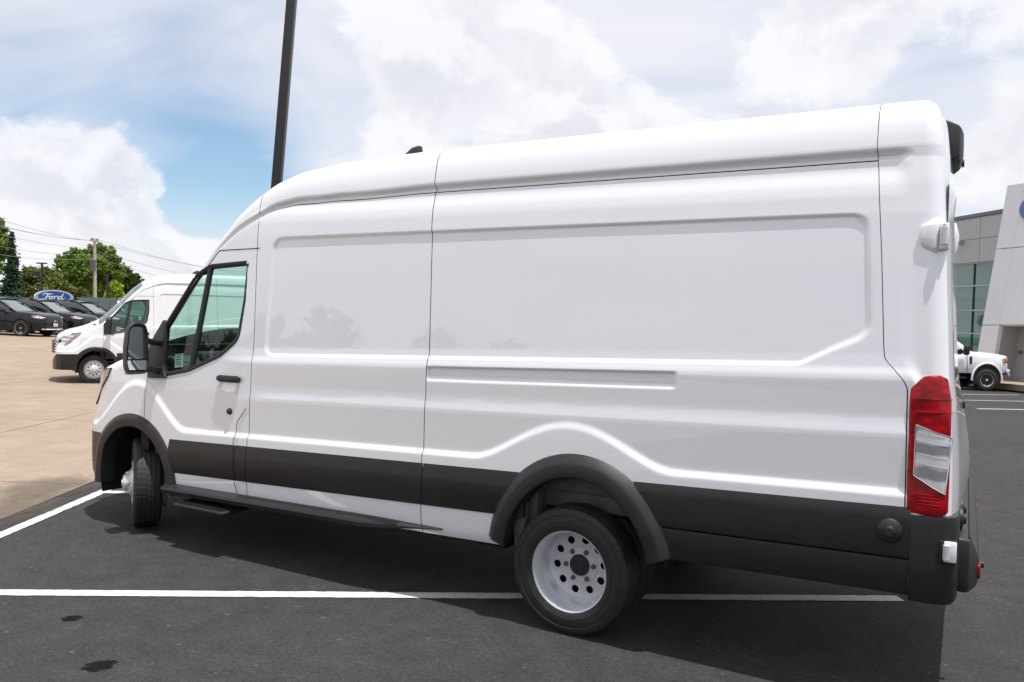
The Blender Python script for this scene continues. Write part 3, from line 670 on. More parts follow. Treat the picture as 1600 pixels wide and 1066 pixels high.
# ---- wheels
def wheel(name, kind):
    """axis along y, outer face towards -y"""
    rim = MB(); r0 = 0.345
    if kind == 'rear':   # deep dish
        prof = [(0.221, -0.010), (0.224, -0.014), (0.222, -0.018), (0.216, -0.016), (0.208, -0.006), (0.203, 0.012), (0.195, 0.030), (0.190, 0.060), (0.188, 0.10), (0.187, 0.122), (0.183, 0.134), (0.174, 0.140)]
        disc_y, dr, hub_y = 0.142, 0.177, 0.0
    else:
        prof = [(0.221, -0.010), (0.224, -0.014), (0.222, -0.018), (0.214, -0.014), (0.206, 0.004), (0.198, 0.018), (0.188, 0.012), (0.176, -0.006), (0.163, -0.018)]
        disc_y, dr, hub_y = -0.022, 0.165, -0.06
    rim.lathe(prof+[], 64); rim.lathe([(0.222, -0.012), (0.200, 0.20), (0.215, 0.215)], 48)
    w = rim.build(name, M['silver'], VAN, smooth=True, ang=50)
    hr_, hs_ = (0.142, 0.0235) if kind == 'rear' else (0.130, 0.0205)
    holes = [circ(hr_*math.cos(a), hr_*math.sin(a), hs_, 20) for a in [2*math.pi*(i+0.5)/10 for i in range(10)]]
    disc = fill2d('wheel_disc', [circ(0, 0, dr, 80)]+holes+[circ(0, 0, 0.05, 32)], 0.006, M['silver'], w, bevel=0.002); disc.location = (0, disc_y, 0)
    back = MB(); back.lathe([(0.0, disc_y+0.05), (0.175, disc_y+0.05)], 32); back.build('brake_drum', M['dark'], w)
    raised = MB(); s_ = -1
    if kind == 'rear': raised.lathe([(0.104, disc_y-0.003), (0.100, disc_y-0.010), (0.060, disc_y-0.012), (0.055, disc_y-0.004)], 48)
    else: raised.lathe([(0.112, disc_y-0.003), (0.106, disc_y-0.016), (0.090, disc_y-0.026), (0.070, disc_y-0.032), (0.064, disc_y-0.062), (0.055, disc_y-0.070), (0.030, disc_y-0.072), (0.028, disc_y-0.080), (0, disc_y-0.081)], 48)
    raised.build('wheel_boss', M['silver'], w, smooth=True, ang=40)
    if kind == 'rear':
        h = MB(); h.lathe([(0.0, disc_y-0.030), (0.030, disc_y-0.030), (0.034, disc_y-0.026), (0.052, disc_y-0.024), (0.058, disc_y-0.018), (0.059, disc_y)], 40); h.build('hub_cap', M['rubber'], w, smooth=True)
        h = MB()
    for i in range(6):
        a = 2*math.pi*i/6+0.26; n_ = MB(); T = Matrix.Translation((0.083*math.cos(a), disc_y-(0.012 if kind == 'rear' else 0.027), 0.083*math.sin(a)))
        n_.lathe([(0.0, -0.026), (0.006, -0.025), (0.007, -0.018), (0.010, -0.016), (0.0115, -0.012), (0.0125, -0.002), (0.0145, 0.0)], 12, M=T)
        n_.build('lug_nut', M['steel'] if kind != 'rear' else M['wellmetal'], w, smooth=True, ang=50)
    def tyre(y0, y1, nm):
        W = y1-y0; n = 168; pr = []
        # (radius, across 0..1, rib id)
        base = [(0.214, 0.07, 0), (0.226, 0.035, 0), (0.238, 0.018, 0), (0.241, 0.012, 0), (0.262, 0.0, 0), (0.287, 0.0, 0), (0.291, 0.008, 0), (0.308, 0.012, 0), (0.322, 0.026, 0), (0.333, 0.055, 1), (0.3395, 0.085, 1), (0.343, 0.13, 1)]
        ribs = [(0.13, 0.245), (0.275, 0.40), (0.43, 0.57), (0.60, 0.725), (0.755, 0.87)]
        for i, (a, c) in enumerate(ribs):
            if i: base += [(0.3445, a, 2+i)]
            base += [((0.343 if i in (0, 4) else 0.3445)+0.0, c, 2+i)]
            if i < 4: base += [(0.3365, c+0.004, 0), (0.3365, ribs[i+1][0]-0.004, 0)]
        base += [(0.343, 0.87, 1), (0.3395, 0.915, 1), (0.333, 0.945, 1), (0.322, 0.974, 0), (0.308, 0.988, 0), (0.291, 0.992, 0), (0.287, 1.0, 0), (0.262, 1.0, 0), (0.241, 0.988, 0), (0.226, 0.965, 0), (0.214, 0.93, 0)]
        P = np.zeros((n+1, len(base), 3))
        for i in range(n+1):
            a = 2*math.pi*(i % n)/n
            for j, (r, f, rib) in enumerate(base):
                rr = r
                if rib == 1 and (i % 3 == 0): rr = r-0.004
                if rib >= 2 and ((i+rib*1) % 3 == 0): rr = r-0.0022
                P[i, j] = (rr*math.cos(a), y0+W*f, rr*math.sin(a))
        t = gridobj(nm, P, M['tyre'], w); sharp(t, 25)
        # raised sidewall ring
        return t
    tyre(-0.028, 0.172, 'tyre')
    if kind == 'rear': tyre(0.232, 0.432, 'inner_tyre')
    # two raised rings on the sidewall
    rg = MB(); rg.lathe([(0.300, -0.0255), (0.302, -0.0285), (0.304, -0.0255)], 72); rg.lathe([(0.246, -0.0285), (0.249, -0.0305), (0.252, -0.0285)], 72); rg.build('sidewall_ring', M['tyre'], w, smooth=True)
    return w
RW = wheel('rear_wheel', 'rear'); RW.location = (3.75, 0.025, 0.345); RW.rotation_euler = (0, rad(11), 0)
FW = wheel('front_wheel', 'front'); FW.location = (0.02, 0.105, 0.345); FW.rotation_euler = (0, rad(7), 0)
# mirrored twins of the left-hand parts
def twin(o, parent):
    c = o.copy(); COL.objects.link(c); c.parent = parent
    if parent is VAN: c.scale = (o.scale.x, -o.scale.y, o.scale.z); c.location = (o.location.x, 2*YC-o.location.y, o.location.z)
    for ch in o.children: twin(ch, c)
    return c
# (filled in after all left-hand parts exist)
# ---- tail lamp, hinges, bumper, camera pod, marker
def corner_pt(z, s):
    """s: metres along the plan of the rear corner from x=5.36; returns x,y and outward normal"""
    xe = float(xrf(z)); R = 0.075; y0 = float(np.interp(z, [0.6, 0.9, 1.4, 1.5, 2.0], [0.01, 0.012, 0.032, 0.044, 0.068])); xf = xe-R
    if s < xf-5.36: return 5.36+s, y0, 0.0, -1.0
    a = min((s-(xf-5.36))/R, math.pi/2)
    ex = max(0.0, s-(xf-5.36)-R*math.pi/2)
    return xf+R*math.sin(a), y0+R*(1-math.cos(a))+ex, math.sin(a), -math.cos(a)
def lamp_patch(name, poly, o0, o1, mat, parent, n=26, m=60):
    poly = np.array(poly); s0, s1 = poly[:, 0].min(), poly[:, 0].max(); z0, z1 = poly[:, 1].min(), poly[:, 1].max()
    S = np.linspace(s0, s1, n); Zr = np.linspace(z0, z1, m); P = np.zeros((n, m, 3))
    for j, z in enumerate(Zr):
        # span of the polygon at this height
        xs = []
        zq = min(max(z, z0+1e-4), z1-1e-4)
        for i in range(len(poly)):
            a, c = poly[i], poly[(i+1) % len(poly)]
            if (a[1] > zq) != (c[1] > zq): xs.append(a[0]+(c[0]-a[0])*(zq-a[1])/(c[1]-a[1]))
        lo, hi = min(xs), max(xs)
        for i in range(n):
            f = i/(n-1); s = lo+(hi-lo)*f; x, y, nx, ny = corner_pt(z, s)
            e = min(f, 1-f, (j/(m-1)), 1-j/(m-1))*(hi-lo)/0.02; e = min(1, e*2); o = o0+(o1-o0)*math.sqrt(max(0, e*(2-e)))
            P[i, j] = (x+nx*o, y+ny*o, z)
    return gridobj(name, P, mat, parent)
LB = [(0.005, 0.925), (0.025, 0.897), (0.150, 0.897), (0.168, 0.92), (0.168, 1.40), (0.148, 1.49), (0.11, 1.505), (0.055, 1.498), (0.0, 1.445)]
LB = [tuple(q) for q in rounded(LB, 0.018, 5)]; lamp = lamp_patch('tail_lamp', LB, 0.005, 0.0155, M['red'], VAN, 30, 140); L_(lamp)
CLR = [(0.030, 1.065), (0.145, 0.995), (0.165, 1.235), (0.030, 1.285)]
lamp_patch('reverse_reflector', CLR, 0.0155, 0.0170, M['reflector'], lamp, 10, 30); lamp_patch('reverse_lens', CLR, 0.0185, 0.0215, M['clear'], lamp, 10, 30)
b = MB()
for z in (1.12, 1.16, 1.215, 1.25):
    pts = []
    for s in np.linspace(0.035, 0.15, 9):
        lo = np.interp(s, [0.03, 0.15], [1.068, 0.998]); hi = np.interp(s, [0.03, 0.15], [1.282, 1.236]); zz = z-0.35*(s-0.06)*0.5
        if lo+0.004 < zz < hi-0.004: x, y, nx, ny = corner_pt(zz, s); pts.append((x+nx*0.0175, y+ny*0.0175, zz))
    if len(pts) > 1: b.tube(pts, 0.0016, 5)
b.build('reflector_rib', M['chrome'], lamp, smooth=True)
b = MB(); 
for i in range(4):
    a, c = CLR[i], CLR[(i+1) % 4]; pts = []
    for f in np.linspace(0, 1, 10):
        s = a[0]+(c[0]-a[0])*f; z = a[1]+(c[1]-a[1])*f; x, y, nx, ny = corner_pt(z, s); pts.append((x+nx*0.0185, y+ny*0.0185, z))
    b.tube(pts, 0.003, 6)
b.build('reflector_frame', M['chrome'], lamp, smooth=True)
for z in (1.345, 1.40):
    b = MB(); pts = []
    for s in np.linspace(0.03, 0.17, 10): x, y, nx, ny = corner_pt(z, s); pts.append((x+nx*0.0162, y+ny*0.0162, z))
    b.tube(pts, 0.002, 5); b.build('lamp_rib', M['red'], lamp, smooth=True)
for k in range(5):
    z = 0.945+k*0.014; b = MB(); pts = []
    for s in np.linspace(0.05, 0.13, 6): x, y, nx, ny = corner_pt(z, s); pts.append((x+nx*0.0160, y+ny*0.0160, z))
    b.tube(pts, 0.002, 5); b.build('lamp_rib', M['red'], lamp, smooth=True)
# hinges
b = MB(); y0 = 0.098
def wedge(z0, z1, xa, xb, yf, out):
    bb = MB(); bb.add([(xa+0.03, yf+0.012, z0-0.03), (xb, yf+0.012, z0-0.03), (xb, yf+0.012, z1+0.035), (xa+0.01, yf+0.012, z1+0.0), (xa, yf-out, z0+0.03), (xb-0.012, yf-out, z0), (xb-0.012, yf-out, z1), (xa, yf-out, z1-0.005)],
        [(0, 1, 5, 4), (1, 2, 6, 5), (2, 3, 7, 6), (3, 0, 4, 7), (4, 5, 6, 7)]); return bb
hb = L_(wedge(2.055, 2.165, 5.372, 5.445, 0.074, 0.015).build('hinge_cover', M['white'], VAN, bevel=0.006))
def hinge(x, y, z, tall):
    bb = MB(); bb.box(x-0.006, x+0.03, y-0.012, y+0.08, z-tall/2, z+tall/2)
    h = L_(bb.build('door_hinge', M['white'], VAN, bevel=0.004)); c = MB(); c.tube([(x+0.012, y-0.024, z-tall*0.32), (x+0.012, y-0.024, z+tall*0.32)], 0.014, 14); c.build('hinge_barrel', M['steel'], h, smooth=True)
    c = MB(); c.tube([(x+0.012, y-0.024, z-tall*0.45), (x+0.012, y-0.024, z+tall*0.45)], 0.007, 10); c.build('hinge_pin', M['steel'], h, smooth=True)
hinge(5.455, 0.075, 2.11, 0.115)
# rear door dress strip and grip
b = MB(); b.loft([[(5.475+dx*k, y, z) for dx, y in ((0, 0.16), (0.025, 0.18), (0.03, 0.26), (0, 0.28))] for z, k in ((2.15, 0.2), (2.22, 0.8), (2.30, 1.0), (2.38, 0.3))]); L_(b.build('check_arm_cover', M['white'], VAN, bevel=0.008))
# bumper
def bumper():
    def plan(k):    # outline of the corner seen from above, k 0..1 from the side to the back
        return None
    pts = [(5.386, -0.008), (5.47, -0.008), (5.53, 0.004), (5.560, 0.030), (5.572, 0.07), (5.574, 0.14), (5.574, 0.30)]
    pts = resamp(np.array(pts), 0.012, False); prof = [(0.505, 0.05), (0.515, 0.012), (0.54, 0.0), (0.68, -0.002), (0.86, 0.0), (0.893, 0.006), (0.897, 0.05)]
    t = np.gradient(pts, axis=0); t /= np.linalg.norm(t, axis=1)[:, None]; nn = np.stack([-t[:, 1], t[:, 0]], 1)
    P = np.zeros((len(pts), len(prof), 3))
    for i, (z, o) in enumerate(prof): P[:, i] = np.stack([pts[:, 0]+nn[:, 0]*o, pts[:, 1]+nn[:, 1]*o, np.full(len(pts), z)+0.035*(pts[:, 0]-5.39)*0.6], 1)
    # pocket for the lower hinge
    C = 0.25*(P[:-1, :-1]+P[1:, :-1]+P[1:, 1:]+P[:-1, 1:])
    o = L_(sharp(gridobj('rear_bumper', P, M['cladding'], VAN), 40))
    bb = MB(); bb.box(5.50, 5.565, -0.012, 0.05, 0.70, 0.80); L_(bb.build('hinge_pocket', M['dark'], VAN, bevel=0.004))
    bb = MB(); bb.box(5.517, 5.566, -0.020, 0.02, 0.712, 0.80); h = L_(bb.build('lower_hinge', M['white'], VAN, bevel=0.006)); c = MB(); c.tube([(5.527, -0.022, 0.725), (5.527, -0.022, 0.785)], 0.014, 12); c.build('hinge_barrel', M['steel'], h, smooth=True)
    bb = MB(); bb.loft([[(5.55, y, z) for y, z in ((0.10, 0.56), (1.96, 0.56), (1.96, 0.80), (0.10, 0.80))], [(5.615, y, z) for y, z in ((0.12, 0.555), (1.94, 0.555), (1.94, 0.79), (0.12, 0.79))], [(5.645, y, z) for y, z in ((0.22, 0.56), (1.84, 0.56), (1.84, 0.70), (0.22, 0.70))], [(5.655, y, z) for y, z in ((0.26, 0.58), (1.80, 0.58), (1.80, 0.68), (0.26, 0.68))]])
    s = bb.build('rear_step', M['cladding'], VAN, bevel=0.012)
    for i in range(9):
        f = i/8; x = 5.615+0.030*f; z = 0.792-0.09*f; bb = MB(); bb.tube([(x, 0.16+0.08*f, z), (x, 1.90-0.08*f, z)], 0.0035, 6); bb.build('step_rib', M['plastic'], s, smooth=True)
    for y in (0.30, 1.76):
        bb = MB(); bb.box(5.645, 5.661, y-0.06, y+0.06, 0.595, 0.655); bb.build('rear_reflector', M['red'], s, bevel=0.004)
    bb = MB(); bb.tube([(5.65, 0.5, 0.60), (5.68, 0.5, 0.60)], 0.016, 12); bb.build('tow_socket', M['plastic'], s, smooth=True)
    for y, z in ((0.30, 0.845), (0.60, 0.835)):
        bb = MB(); bb.lathe([(0.0, -0.03), (0.022, -0.028), (0.026, -0.018), (0.046, -0.014), (0.052, 0.01)], 24, M=Matrix.Translation((5.57, y, z)) @ Matrix.Rotation(rad(90), 4, 'Z')); bb.build('parking_sensor', M['plastic'], s, smooth=True)
bumper()
# rear handle and plate lamp seen edge on, licence bracket
b = MB(); b.box(5.52, 5.575, 0.90, 1.0, 1.30, 1.34); b.box(5.52, 5.565, 0.95, 0.99, 1.22, 1.303); b.build('door_pull', M['plastic'], VAN, bevel=0.006)
# camera pod with brake lamp, at the top of the rear doors
b = MB(); yv = 1.03
b.loft([[(x, yv-w, z), (x, yv+w, z), (x, yv+w, zb), (x, yv-w, zb)] for x, w, z, zb in ((5.40, 0.24, 2.79, 2.56), (5.44, 0.24, 2.785, 2.56), (5.50, 0.20, 2.76, 2.60), (5.515, 0.15, 2.73, 2.64))])
pod = b.build('camera_pod', M['plastic'], VAN, bevel=0.012)
b = MB(); b.lathe([(0.0, -0.012), (0.018, -0.012), (0.024, 0.0)], 16, M=Matrix.Translation((5.51, yv, 2.60)) @ Matrix.Rotation(rad(90), 4, 'Z')); b.build('camera_lens', M['rubber'], pod, smooth=True)
# fin on the front of the roof
b = MB(); ym_ = 0.50; x0 = float(rayat(646, 236, y=ym_)[0]); ztp = float(rayat(655, 228, y=ym_)[2]); sec_ = section(np.array([x0]))[0]; zr = float(np.interp(ym_, sec_[NR:, 1], sec_[NR:, 2])); hh = max(0.05, ztp-zr)
b.loft([[(x0+x, ym_+s*w, zr+z) for s, z in ((-1, -0.03), (1, -0.03), (0.6, h), (-0.6, h))] for x, w, h in ((-0.10, 0.02, 0.0), (-0.05, 0.03, hh*0.5), (0.0, 0.04, hh*0.85), (0.06, 0.04, hh), (0.068, 0.04, 0.0))])
b.build('roof_marker', M['plastic'], VAN, bevel=0.008)
# headlamp: clear cover over the corner of the fender, amber end
def headlamp():
    def pt(x, z): return (x, float(sideY(x, z))-0.004, z)
    outl = [(-0.78, 0.94), (-0.60, 0.92), (-0.50, 0.98), (-0.33, 1.15), (-0.27, 1.215), (-0.40, 1.195), (-0.66, 1.115), (-0.78, 1.03)]
    for nm, k, o, mt in (('headlamp', 1.0, 0.003, 'reflector'), ('headlamp_lens', 1.03, 0.010, 'clear')):
        c = np.mean(outl, axis=0); pl = [tuple(c+(np.array(q)-c)*k) for q in outl]
        xs = np.linspace(min(p[0] for p in pl), max(p[0] for p in pl), 26); P = np.zeros((26, 12, 3))
        for i, x in enumerate(xs):
            zs = []; xq = min(max(x, xs[0]+1e-4), xs[-1]-1e-4)
            for a, d in zip(pl, pl[1:]+pl[:1]):
                if (a[0] > xq) != (d[0] > xq): zs.append(a[1]+(d[1]-a[1])*(xq-a[0])/(d[0]-a[0]))
            for j, z in enumerate(np.linspace(min(zs), max(zs), 12)): P[i, j] = (x, float(sideY(x, z))-o, z)
        if nm == 'headlamp': hl = L_(gridobj(nm, P, M[mt], VAN))
        else: gridobj(nm, P, M[mt], hl)
    b = MB(); pts = [(-0.575, 0.94), (-0.51, 0.99), (-0.38, 1.11), (-0.34, 1.155)]; q = resamp(np.array(pts), 0.02, False)
    vs = []
    for x, z in q: vs += [(x-0.045, float(sideY(x-0.045, z))-0.0065, z), (x, float(sideY(x, z))-0.0065, z)]
    b.add(vs, [(2*i, 2*i+1, 2*i+3, 2*i+2) for i in range(len(q)-1)]); b.build('side_marker', M['amber'], hl, smooth=True, fix=False)
    b = MB(); pts = [pt(x, z) for x, z in [(-0.77, 0.93), (-0.60, 0.91), (-0.49, 0.975), (-0.32, 1.145), (-0.26, 1.22), (-0.40, 1.205), (-0.66, 1.135)]]; b.tube(pts, 0.006, 6); b.build('lamp_surround', M['rubber'], hl, smooth=True)
    b = MB(); b.lathe([(0.0, -0.02), (0.04, -0.02), (0.055, 0.0), (0.06, 0.02)], 20, M=Matrix.Translation((-0.70, float(sideY(-0.70, 1.0))+0.01, 1.0)) @ Matrix.Rotation(rad(-45), 4, 'Z')); b.build('lamp_projector', M['rubber'], hl, smooth=True)
headlamp()
# grille and badge-free nose
b = MB()
for i in range(5):
    z = 0.74+i*0.062; b.tube([(float(np.interp(y, [0.25, 0.4, 0.7, 1.03], [-0.745, -0.815, -0.868, -0.885]))-0.012, y, z) for y in np.linspace(0.42, 1.03, 14)]+[(float(np.interp(2.06-y, [0.25, 0.4, 0.7, 1.03], [-0.745, -0.815, -0.868, -0.885]))-0.012, y, z) for y in np.linspace(1.03, 1.64, 14)[1:]], 0.02, 6)
b.build('grille', M['plastic'], VAN, smooth=True)
# wiper cowl
b = MB(); b.box(-0.02, 0.14, 0.25, 1.81, 1.40, 1.425); b.build('wiper_cowl', M['plastic'], VAN, bevel=0.008)
# ---- cab interior
b = MB(); b.loft([[(x, y, z) for x, z in ((0.02, 0.75), (0.02, 1.30), (0.10, 1.33), (0.34, 1.34), (0.42, 1.27), (0.40, 1.05), (0.30, 0.75))] for y in (0.12, 1.94)]); dash = b.build('dashboard', M['trim'], VAN, bevel=0.02)
b = MB(); b.loft([[(x, y, z) for x, z in ((0.28, 1.33), (0.30, 1.375), (0.40, 1.37), (0.43, 1.30))] for y in (0.36, 0.80)]); b.build('instrument_hood', M['trim'], VAN, bevel=0.015)
b = MB(); Tm = Matrix.Translation((0.62, 0.58, 1.20)) @ Matrix.Rotation(rad(-38), 4, 'Y')
b.tube([tuple(Tm @ Vector((0, 0.195*math.cos(a), 0.195*math.sin(a)))) for a in np.linspace(0, 2*math.pi, 41)[:-1]], 0.017, 8, closed=True)
for a in (0.2, 2.94, 4.71): b.tube([tuple(Tm @ Vector((-0.02, 0, 0))), tuple(Tm @ Vector((0, 0.19*math.cos(a), 0.19*math.sin(a))))], 0.018, 6)
b.lathe([(0, -0.03), (0.07, -0.02), (0.075, 0.02)], 16, M=Tm @ Matrix.Rotation(rad(90), 4, 'Z')); b.tube([tuple(Tm @ Vector((-0.03, 0, 0))), (0.33, 0.58, 1.05)], 0.035, 8)
b.build('steering_wheel', M['trim'], VAN, smooth=True)
def seat(y):
    b = MB(); w = 0.25
    b.loft([[(x, y+s*w, z) for s, z in ((-1, 0.74), (1, 0.74), (1, 0.90), (0.8, 0.93), (-0.8, 0.93), (-1, 0.90))] for x in (0.78, 0.84, 1.22, 1.28)])
    b.loft([[(1.16+0.16*t+dx, y+s*w*k, 0.86+0.66*t) for s, dx in ((-1, 0.0), (1, 0.0), (1, 0.11), (-1, 0.11))] for t, k in ((0, 0.95), (0.1, 1.0), (0.6, 1.0), (0.93, 0.85), (1, 0.6))])
    s_ = b.build('seat', M['seat'], VAN, bevel=0.03)
    b = MB(); b.loft([[(1.33+dx, y+s*0.13*k, z) for s, dx in ((-1, 0.0), (1, 0.0), (1, 0.09), (-1, 0.09))] for z, k in ((1.55, 0.8), (1.58, 1), (1.72, 1), (1.76, 0.7))]); b.build('headrest', M['seat'], s_, bevel=0.02)
seat(0.56); seat(1.50)
b = MB(); b.box(1.46, 1.48, 0.20, 1.86, 0.5, 2.28); b.build('bulkhead', M['wellmetal'], VAN)
b = MB(); b.box(0.0, 1.46, 0.12, 1.94, 0.50, 0.54); b.build('cab_floor', M['trim'], VAN)
b = MB(); b.loft([[(x, y, z) for y, z in ((0.30, zz-0.05), (0.5, zz-0.02), (1.56, zz-0.02), (1.76, zz-0.05))] for x, zz in ((1.02, 2.33), (1.2, 2.42), (1.46, 2.52))], caps=False, closed=False); b.build('headliner', M['wellmetal'], VAN, fix=False)
b = MB(); b.prism([(0.62, 2.02), (0.66, 2.03), (0.66, 1.94), (0.62, 1.93)], 0.90, 1.16); mr = b.build('cabin_mirror', M['trim'], VAN, bevel=0.01)
# inner door skins so the door has depth
for y0, y1 in ((0.07, 0.10), (1.96, 1.99)):
    b = MB(); b.prism([(0.25, 0.60), (1.28, 0.60), (1.28, 1.52), (1.15, 1.46), (0.97, 1.33), (0.66, 1.21), (0.30, 1.16)], y0, y1); b.build('door_trim', M['trim'], VAN)
for o in list(LEFT):
    if o.name.split('.')[0] in ('window_sticker',): continue
    twin(o, VAN)
# wheels on the other side
for w in (RW, FW):
    t = w.copy(); COL.objects.link(t); t.parent = VAN; t.scale = (1, -1, 1); t.location = (w.location.x, 2*YC-w.location.y, w.location.z)
    for ch in w.children:
        c = ch.copy(); COL.objects.link(c); c.parent = t
    w['twin'] = 0; del w['twin']
    if w is FW: FWR = t
STEER = rad(-33)
def steer(w, a, right=False):
    w.rotation_mode = 'QUATERNION'
    w.rotation_quaternion = (Matrix.Rotation(a, 3, 'Z') @ Matrix.Rotation(rad(7), 3, 'Y')).to_quaternion()
def set_wheels(left, right, a):
    for w, s in ((left, 1), (right, -1)):
        steer(w, a); py = 0.17 if s > 0 else 2*YC-0.17
        w.location = (0.02+s*0.072*math.sin(a), py-s*0.072*math.cos(a), 0.345)
set_wheels(FW, FWR, STEER)

# ================================================================== ground
def asphalt():
    t = NT('asphalt'); co = t.co(); n1 = t.noise(0.5, 5, 0.6, co); n2 = t.noise(85, 3, 0.75, co); n3 = t.noise(5, 5, 0.6, co); n4 = t.noise(38, 2, 0.6, co)
    v = t.n('ShaderNodeTexVoronoi'); v.inputs['Scale'].default_value = 55; t.l(co, v.inputs['Vector'])
    c = t.ramp(n1, [(0.3, (0.041, 0.0375, 0.0385)), (0.7, (0.052, 0.048, 0.0485))])
    c = t.mix(0.95, c, t.ramp(n2, [(0.28, 0.25), (0.5, 0.95), (0.66, 1.35), (0.78, 3.2)]), 'MULTIPLY')
    c = t.mix(0.6, c, t.ramp(n4, [(0.3, 0.6), (0.7, 1.4)]), 'MULTIPLY')
    c = t.mix(0.7, c, t.ramp(n3, [(0.3, 0.62), (0.7, 1.2)]), 'MULTIPLY')
    c = t.mix(t.ramp(v.outputs['Color'], [(0.90, 0.0), (0.97, 0.55)]), c, (0.15, 0.14, 0.13))
    t.set(base=c, rough=t.rng(n2, 0.3, 0.7, 0.75, 0.95), spec=0.3); t.bump(n2, 0.010, 1.0); return t.m
def concrete():
    t = NT('concrete'); co = t.co(); n1 = t.noise(0.35, 6, 0.62, co); n2 = t.noise(90, 3, 0.7, co); n3 = t.noise(2.2, 6, 0.6, co)
    c = t.ramp(n1, [(0.25, (0.30, 0.228, 0.165)), (0.75, (0.355, 0.275, 0.205))])
    c = t.mix(0.8, c, t.ramp(n3, [(0.3, 0.82), (0.7, 1.10)]), 'MULTIPLY'); c = t.mix(0.8, c, t.ramp(t.noise(26, 4, 0.7, co), [(0.3, 0.80), (0.55, 1.0), (0.75, 1.12)]), 'MULTIPLY')
    c = t.mix(0.7, c, t.ramp(n2, [(0.3, 0.72), (0.55, 1.0), (0.75, 1.12)]), 'MULTIPLY')
    t.set(base=c, rough=0.9, spec=0.3); t.bump(n2, 0.004, 0.8); return t.m
def linepaint():
    t = NT('white_line_paint'); co = t.co(); n = t.noise(60, 5, 0.7, co); n2 = t.noise(4, 4, 0.6, co); n3 = t.noise(200, 2, 0.6, co)
    c = t.mix(t.ramp(n, [(0.52, 0.0), (0.70, 1.0)]), (0.66, 0.65, 0.61), (0.24, 0.23, 0.22))
    c = t.mix(0.5, c, t.ramp(n2, [(0.3, 0.85), (0.7, 1.0)]), 'MULTIPLY')
    t.set(base=c, rough=0.75); t.bump(n3, 0.004, 0.8); return t.m
M['asphalt'] = asphalt(); M['concrete'] = concrete(); M['line'] = linepaint()
M['grass'] = simple('grass_ground', (0.06, 0.09, 0.025), 0.95, var=0.4, sc=2)
M['oil'] = simple('dark_oil_stain', (0.009, 0.0085, 0.0085), 0.95, var=0.4, sc=60, spec=0.08)
def sheet(name, A, B, us, vs_, dz, mat, kind='structure'):
    """grid in the frame origin A, unit direction B (second axis to the left of it)"""
    B = np.array(B)/np.linalg.norm(B); N_ = np.array([-B[1], B[0]]); U, V = np.meshgrid(us, vs_, indexing='ij')
    X = A[0]+U*B[0]+V*N_[0]; Y = A[1]+U*B[1]+V*N_[1]
    o = gridobj(name, np.stack([X, Y, ground_z(X, Y)+dz], -1), mat); tag(o, kind=kind); return o
def spaced(lo, hi, near=20, s=1.0):
    a = [x for x in np.arange(-near, near+.1, s) if lo <= x <= hi]; x = near
    while x < hi: x = min(hi, x*1.25+0.5); a.append(x)
    x = -near
    while x > lo: x = max(lo, x*1.25-0.5); a.insert(0, x)
    return np.unique(a)
sheet('ground', (0, 0), (1, 0), spaced(-420, 420, 45), spaced(-420, 420, 45), -0.03, M['grass'])
sheet('asphalt_lot', (0, 0), (1, 0), spaced(-70, 90, 45), spaced(-90, 70, 45), 0.0, M['asphalt'])
BD = np.array([-0.52, 0.854])     # direction of the asphalt edge and of the head line
BA = np.array([-0.92, -0.48])
sheet('concrete_lot', BA, BD, np.unique(np.concatenate([np.arange(-14, 45, 1.0), np.arange(45, 80, 5.)])), np.unique(np.concatenate([[0, 0.5], np.arange(1, 45, 1.0), np.arange(45, 75, 5.)])), 0.010, M['concrete'])
def line(name, a, b, w, label, dz=0.004, kind=None):
    a = np.array(a, float); b = np.array(b, float); d = b-a; L0 = np.linalg.norm(d); d /= L0; n_ = np.array([-d[1], d[0]])
    k = max(2, int(L0/0.04)); rr = np.random.default_rng(int(abs(a[0]*100))+5); V = []
    e0 = rr.normal(0, 0.0022, k+1); e1 = rr.normal(0, 0.0022, k+1)
    P = np.zeros((k+1, 2, 3))
    for i in range(k+1):
        p = a+d*L0*i/k
        for j, (s, e) in enumerate(((-1, e0[i]), (1, e1[i]))): q = p+n_*(s*w/2+e); P[i, j] = (q[0], q[1], float(ground_z(q[0], q[1]))+dz)
    o = gridobj(name, P, M['line']); tag(o, kind='structure'); return o
la = ground_at(0, 926.5)[:2]; lb = ground_at(1407, 936)[:2]; dl = (lb-la)/np.linalg.norm(lb-la)
line('stall_line', la-dl*3.0, lb, 0.10, '')
ha = ground_at(0, 837)[:2]; hb_ = ground_at(176, 762)[:2]; dh = (hb_-ha)/np.linalg.norm(hb_-ha)
line('stall_head_line', ha-dh*2.0, ha+dh*9, 0.10, '')
# the next stall's line, running under the van
s0 = ha+dh*float(np.dot(ground_at(163, 770)[:2]-ha, dh)); line('stall_line', s0, s0+dl*5.9, 0.10, '', 0.0075)
s1 = s0+dh*2.75; line('stall_line', s1, s1+dl*5.9, 0.10, '', 0.0075)

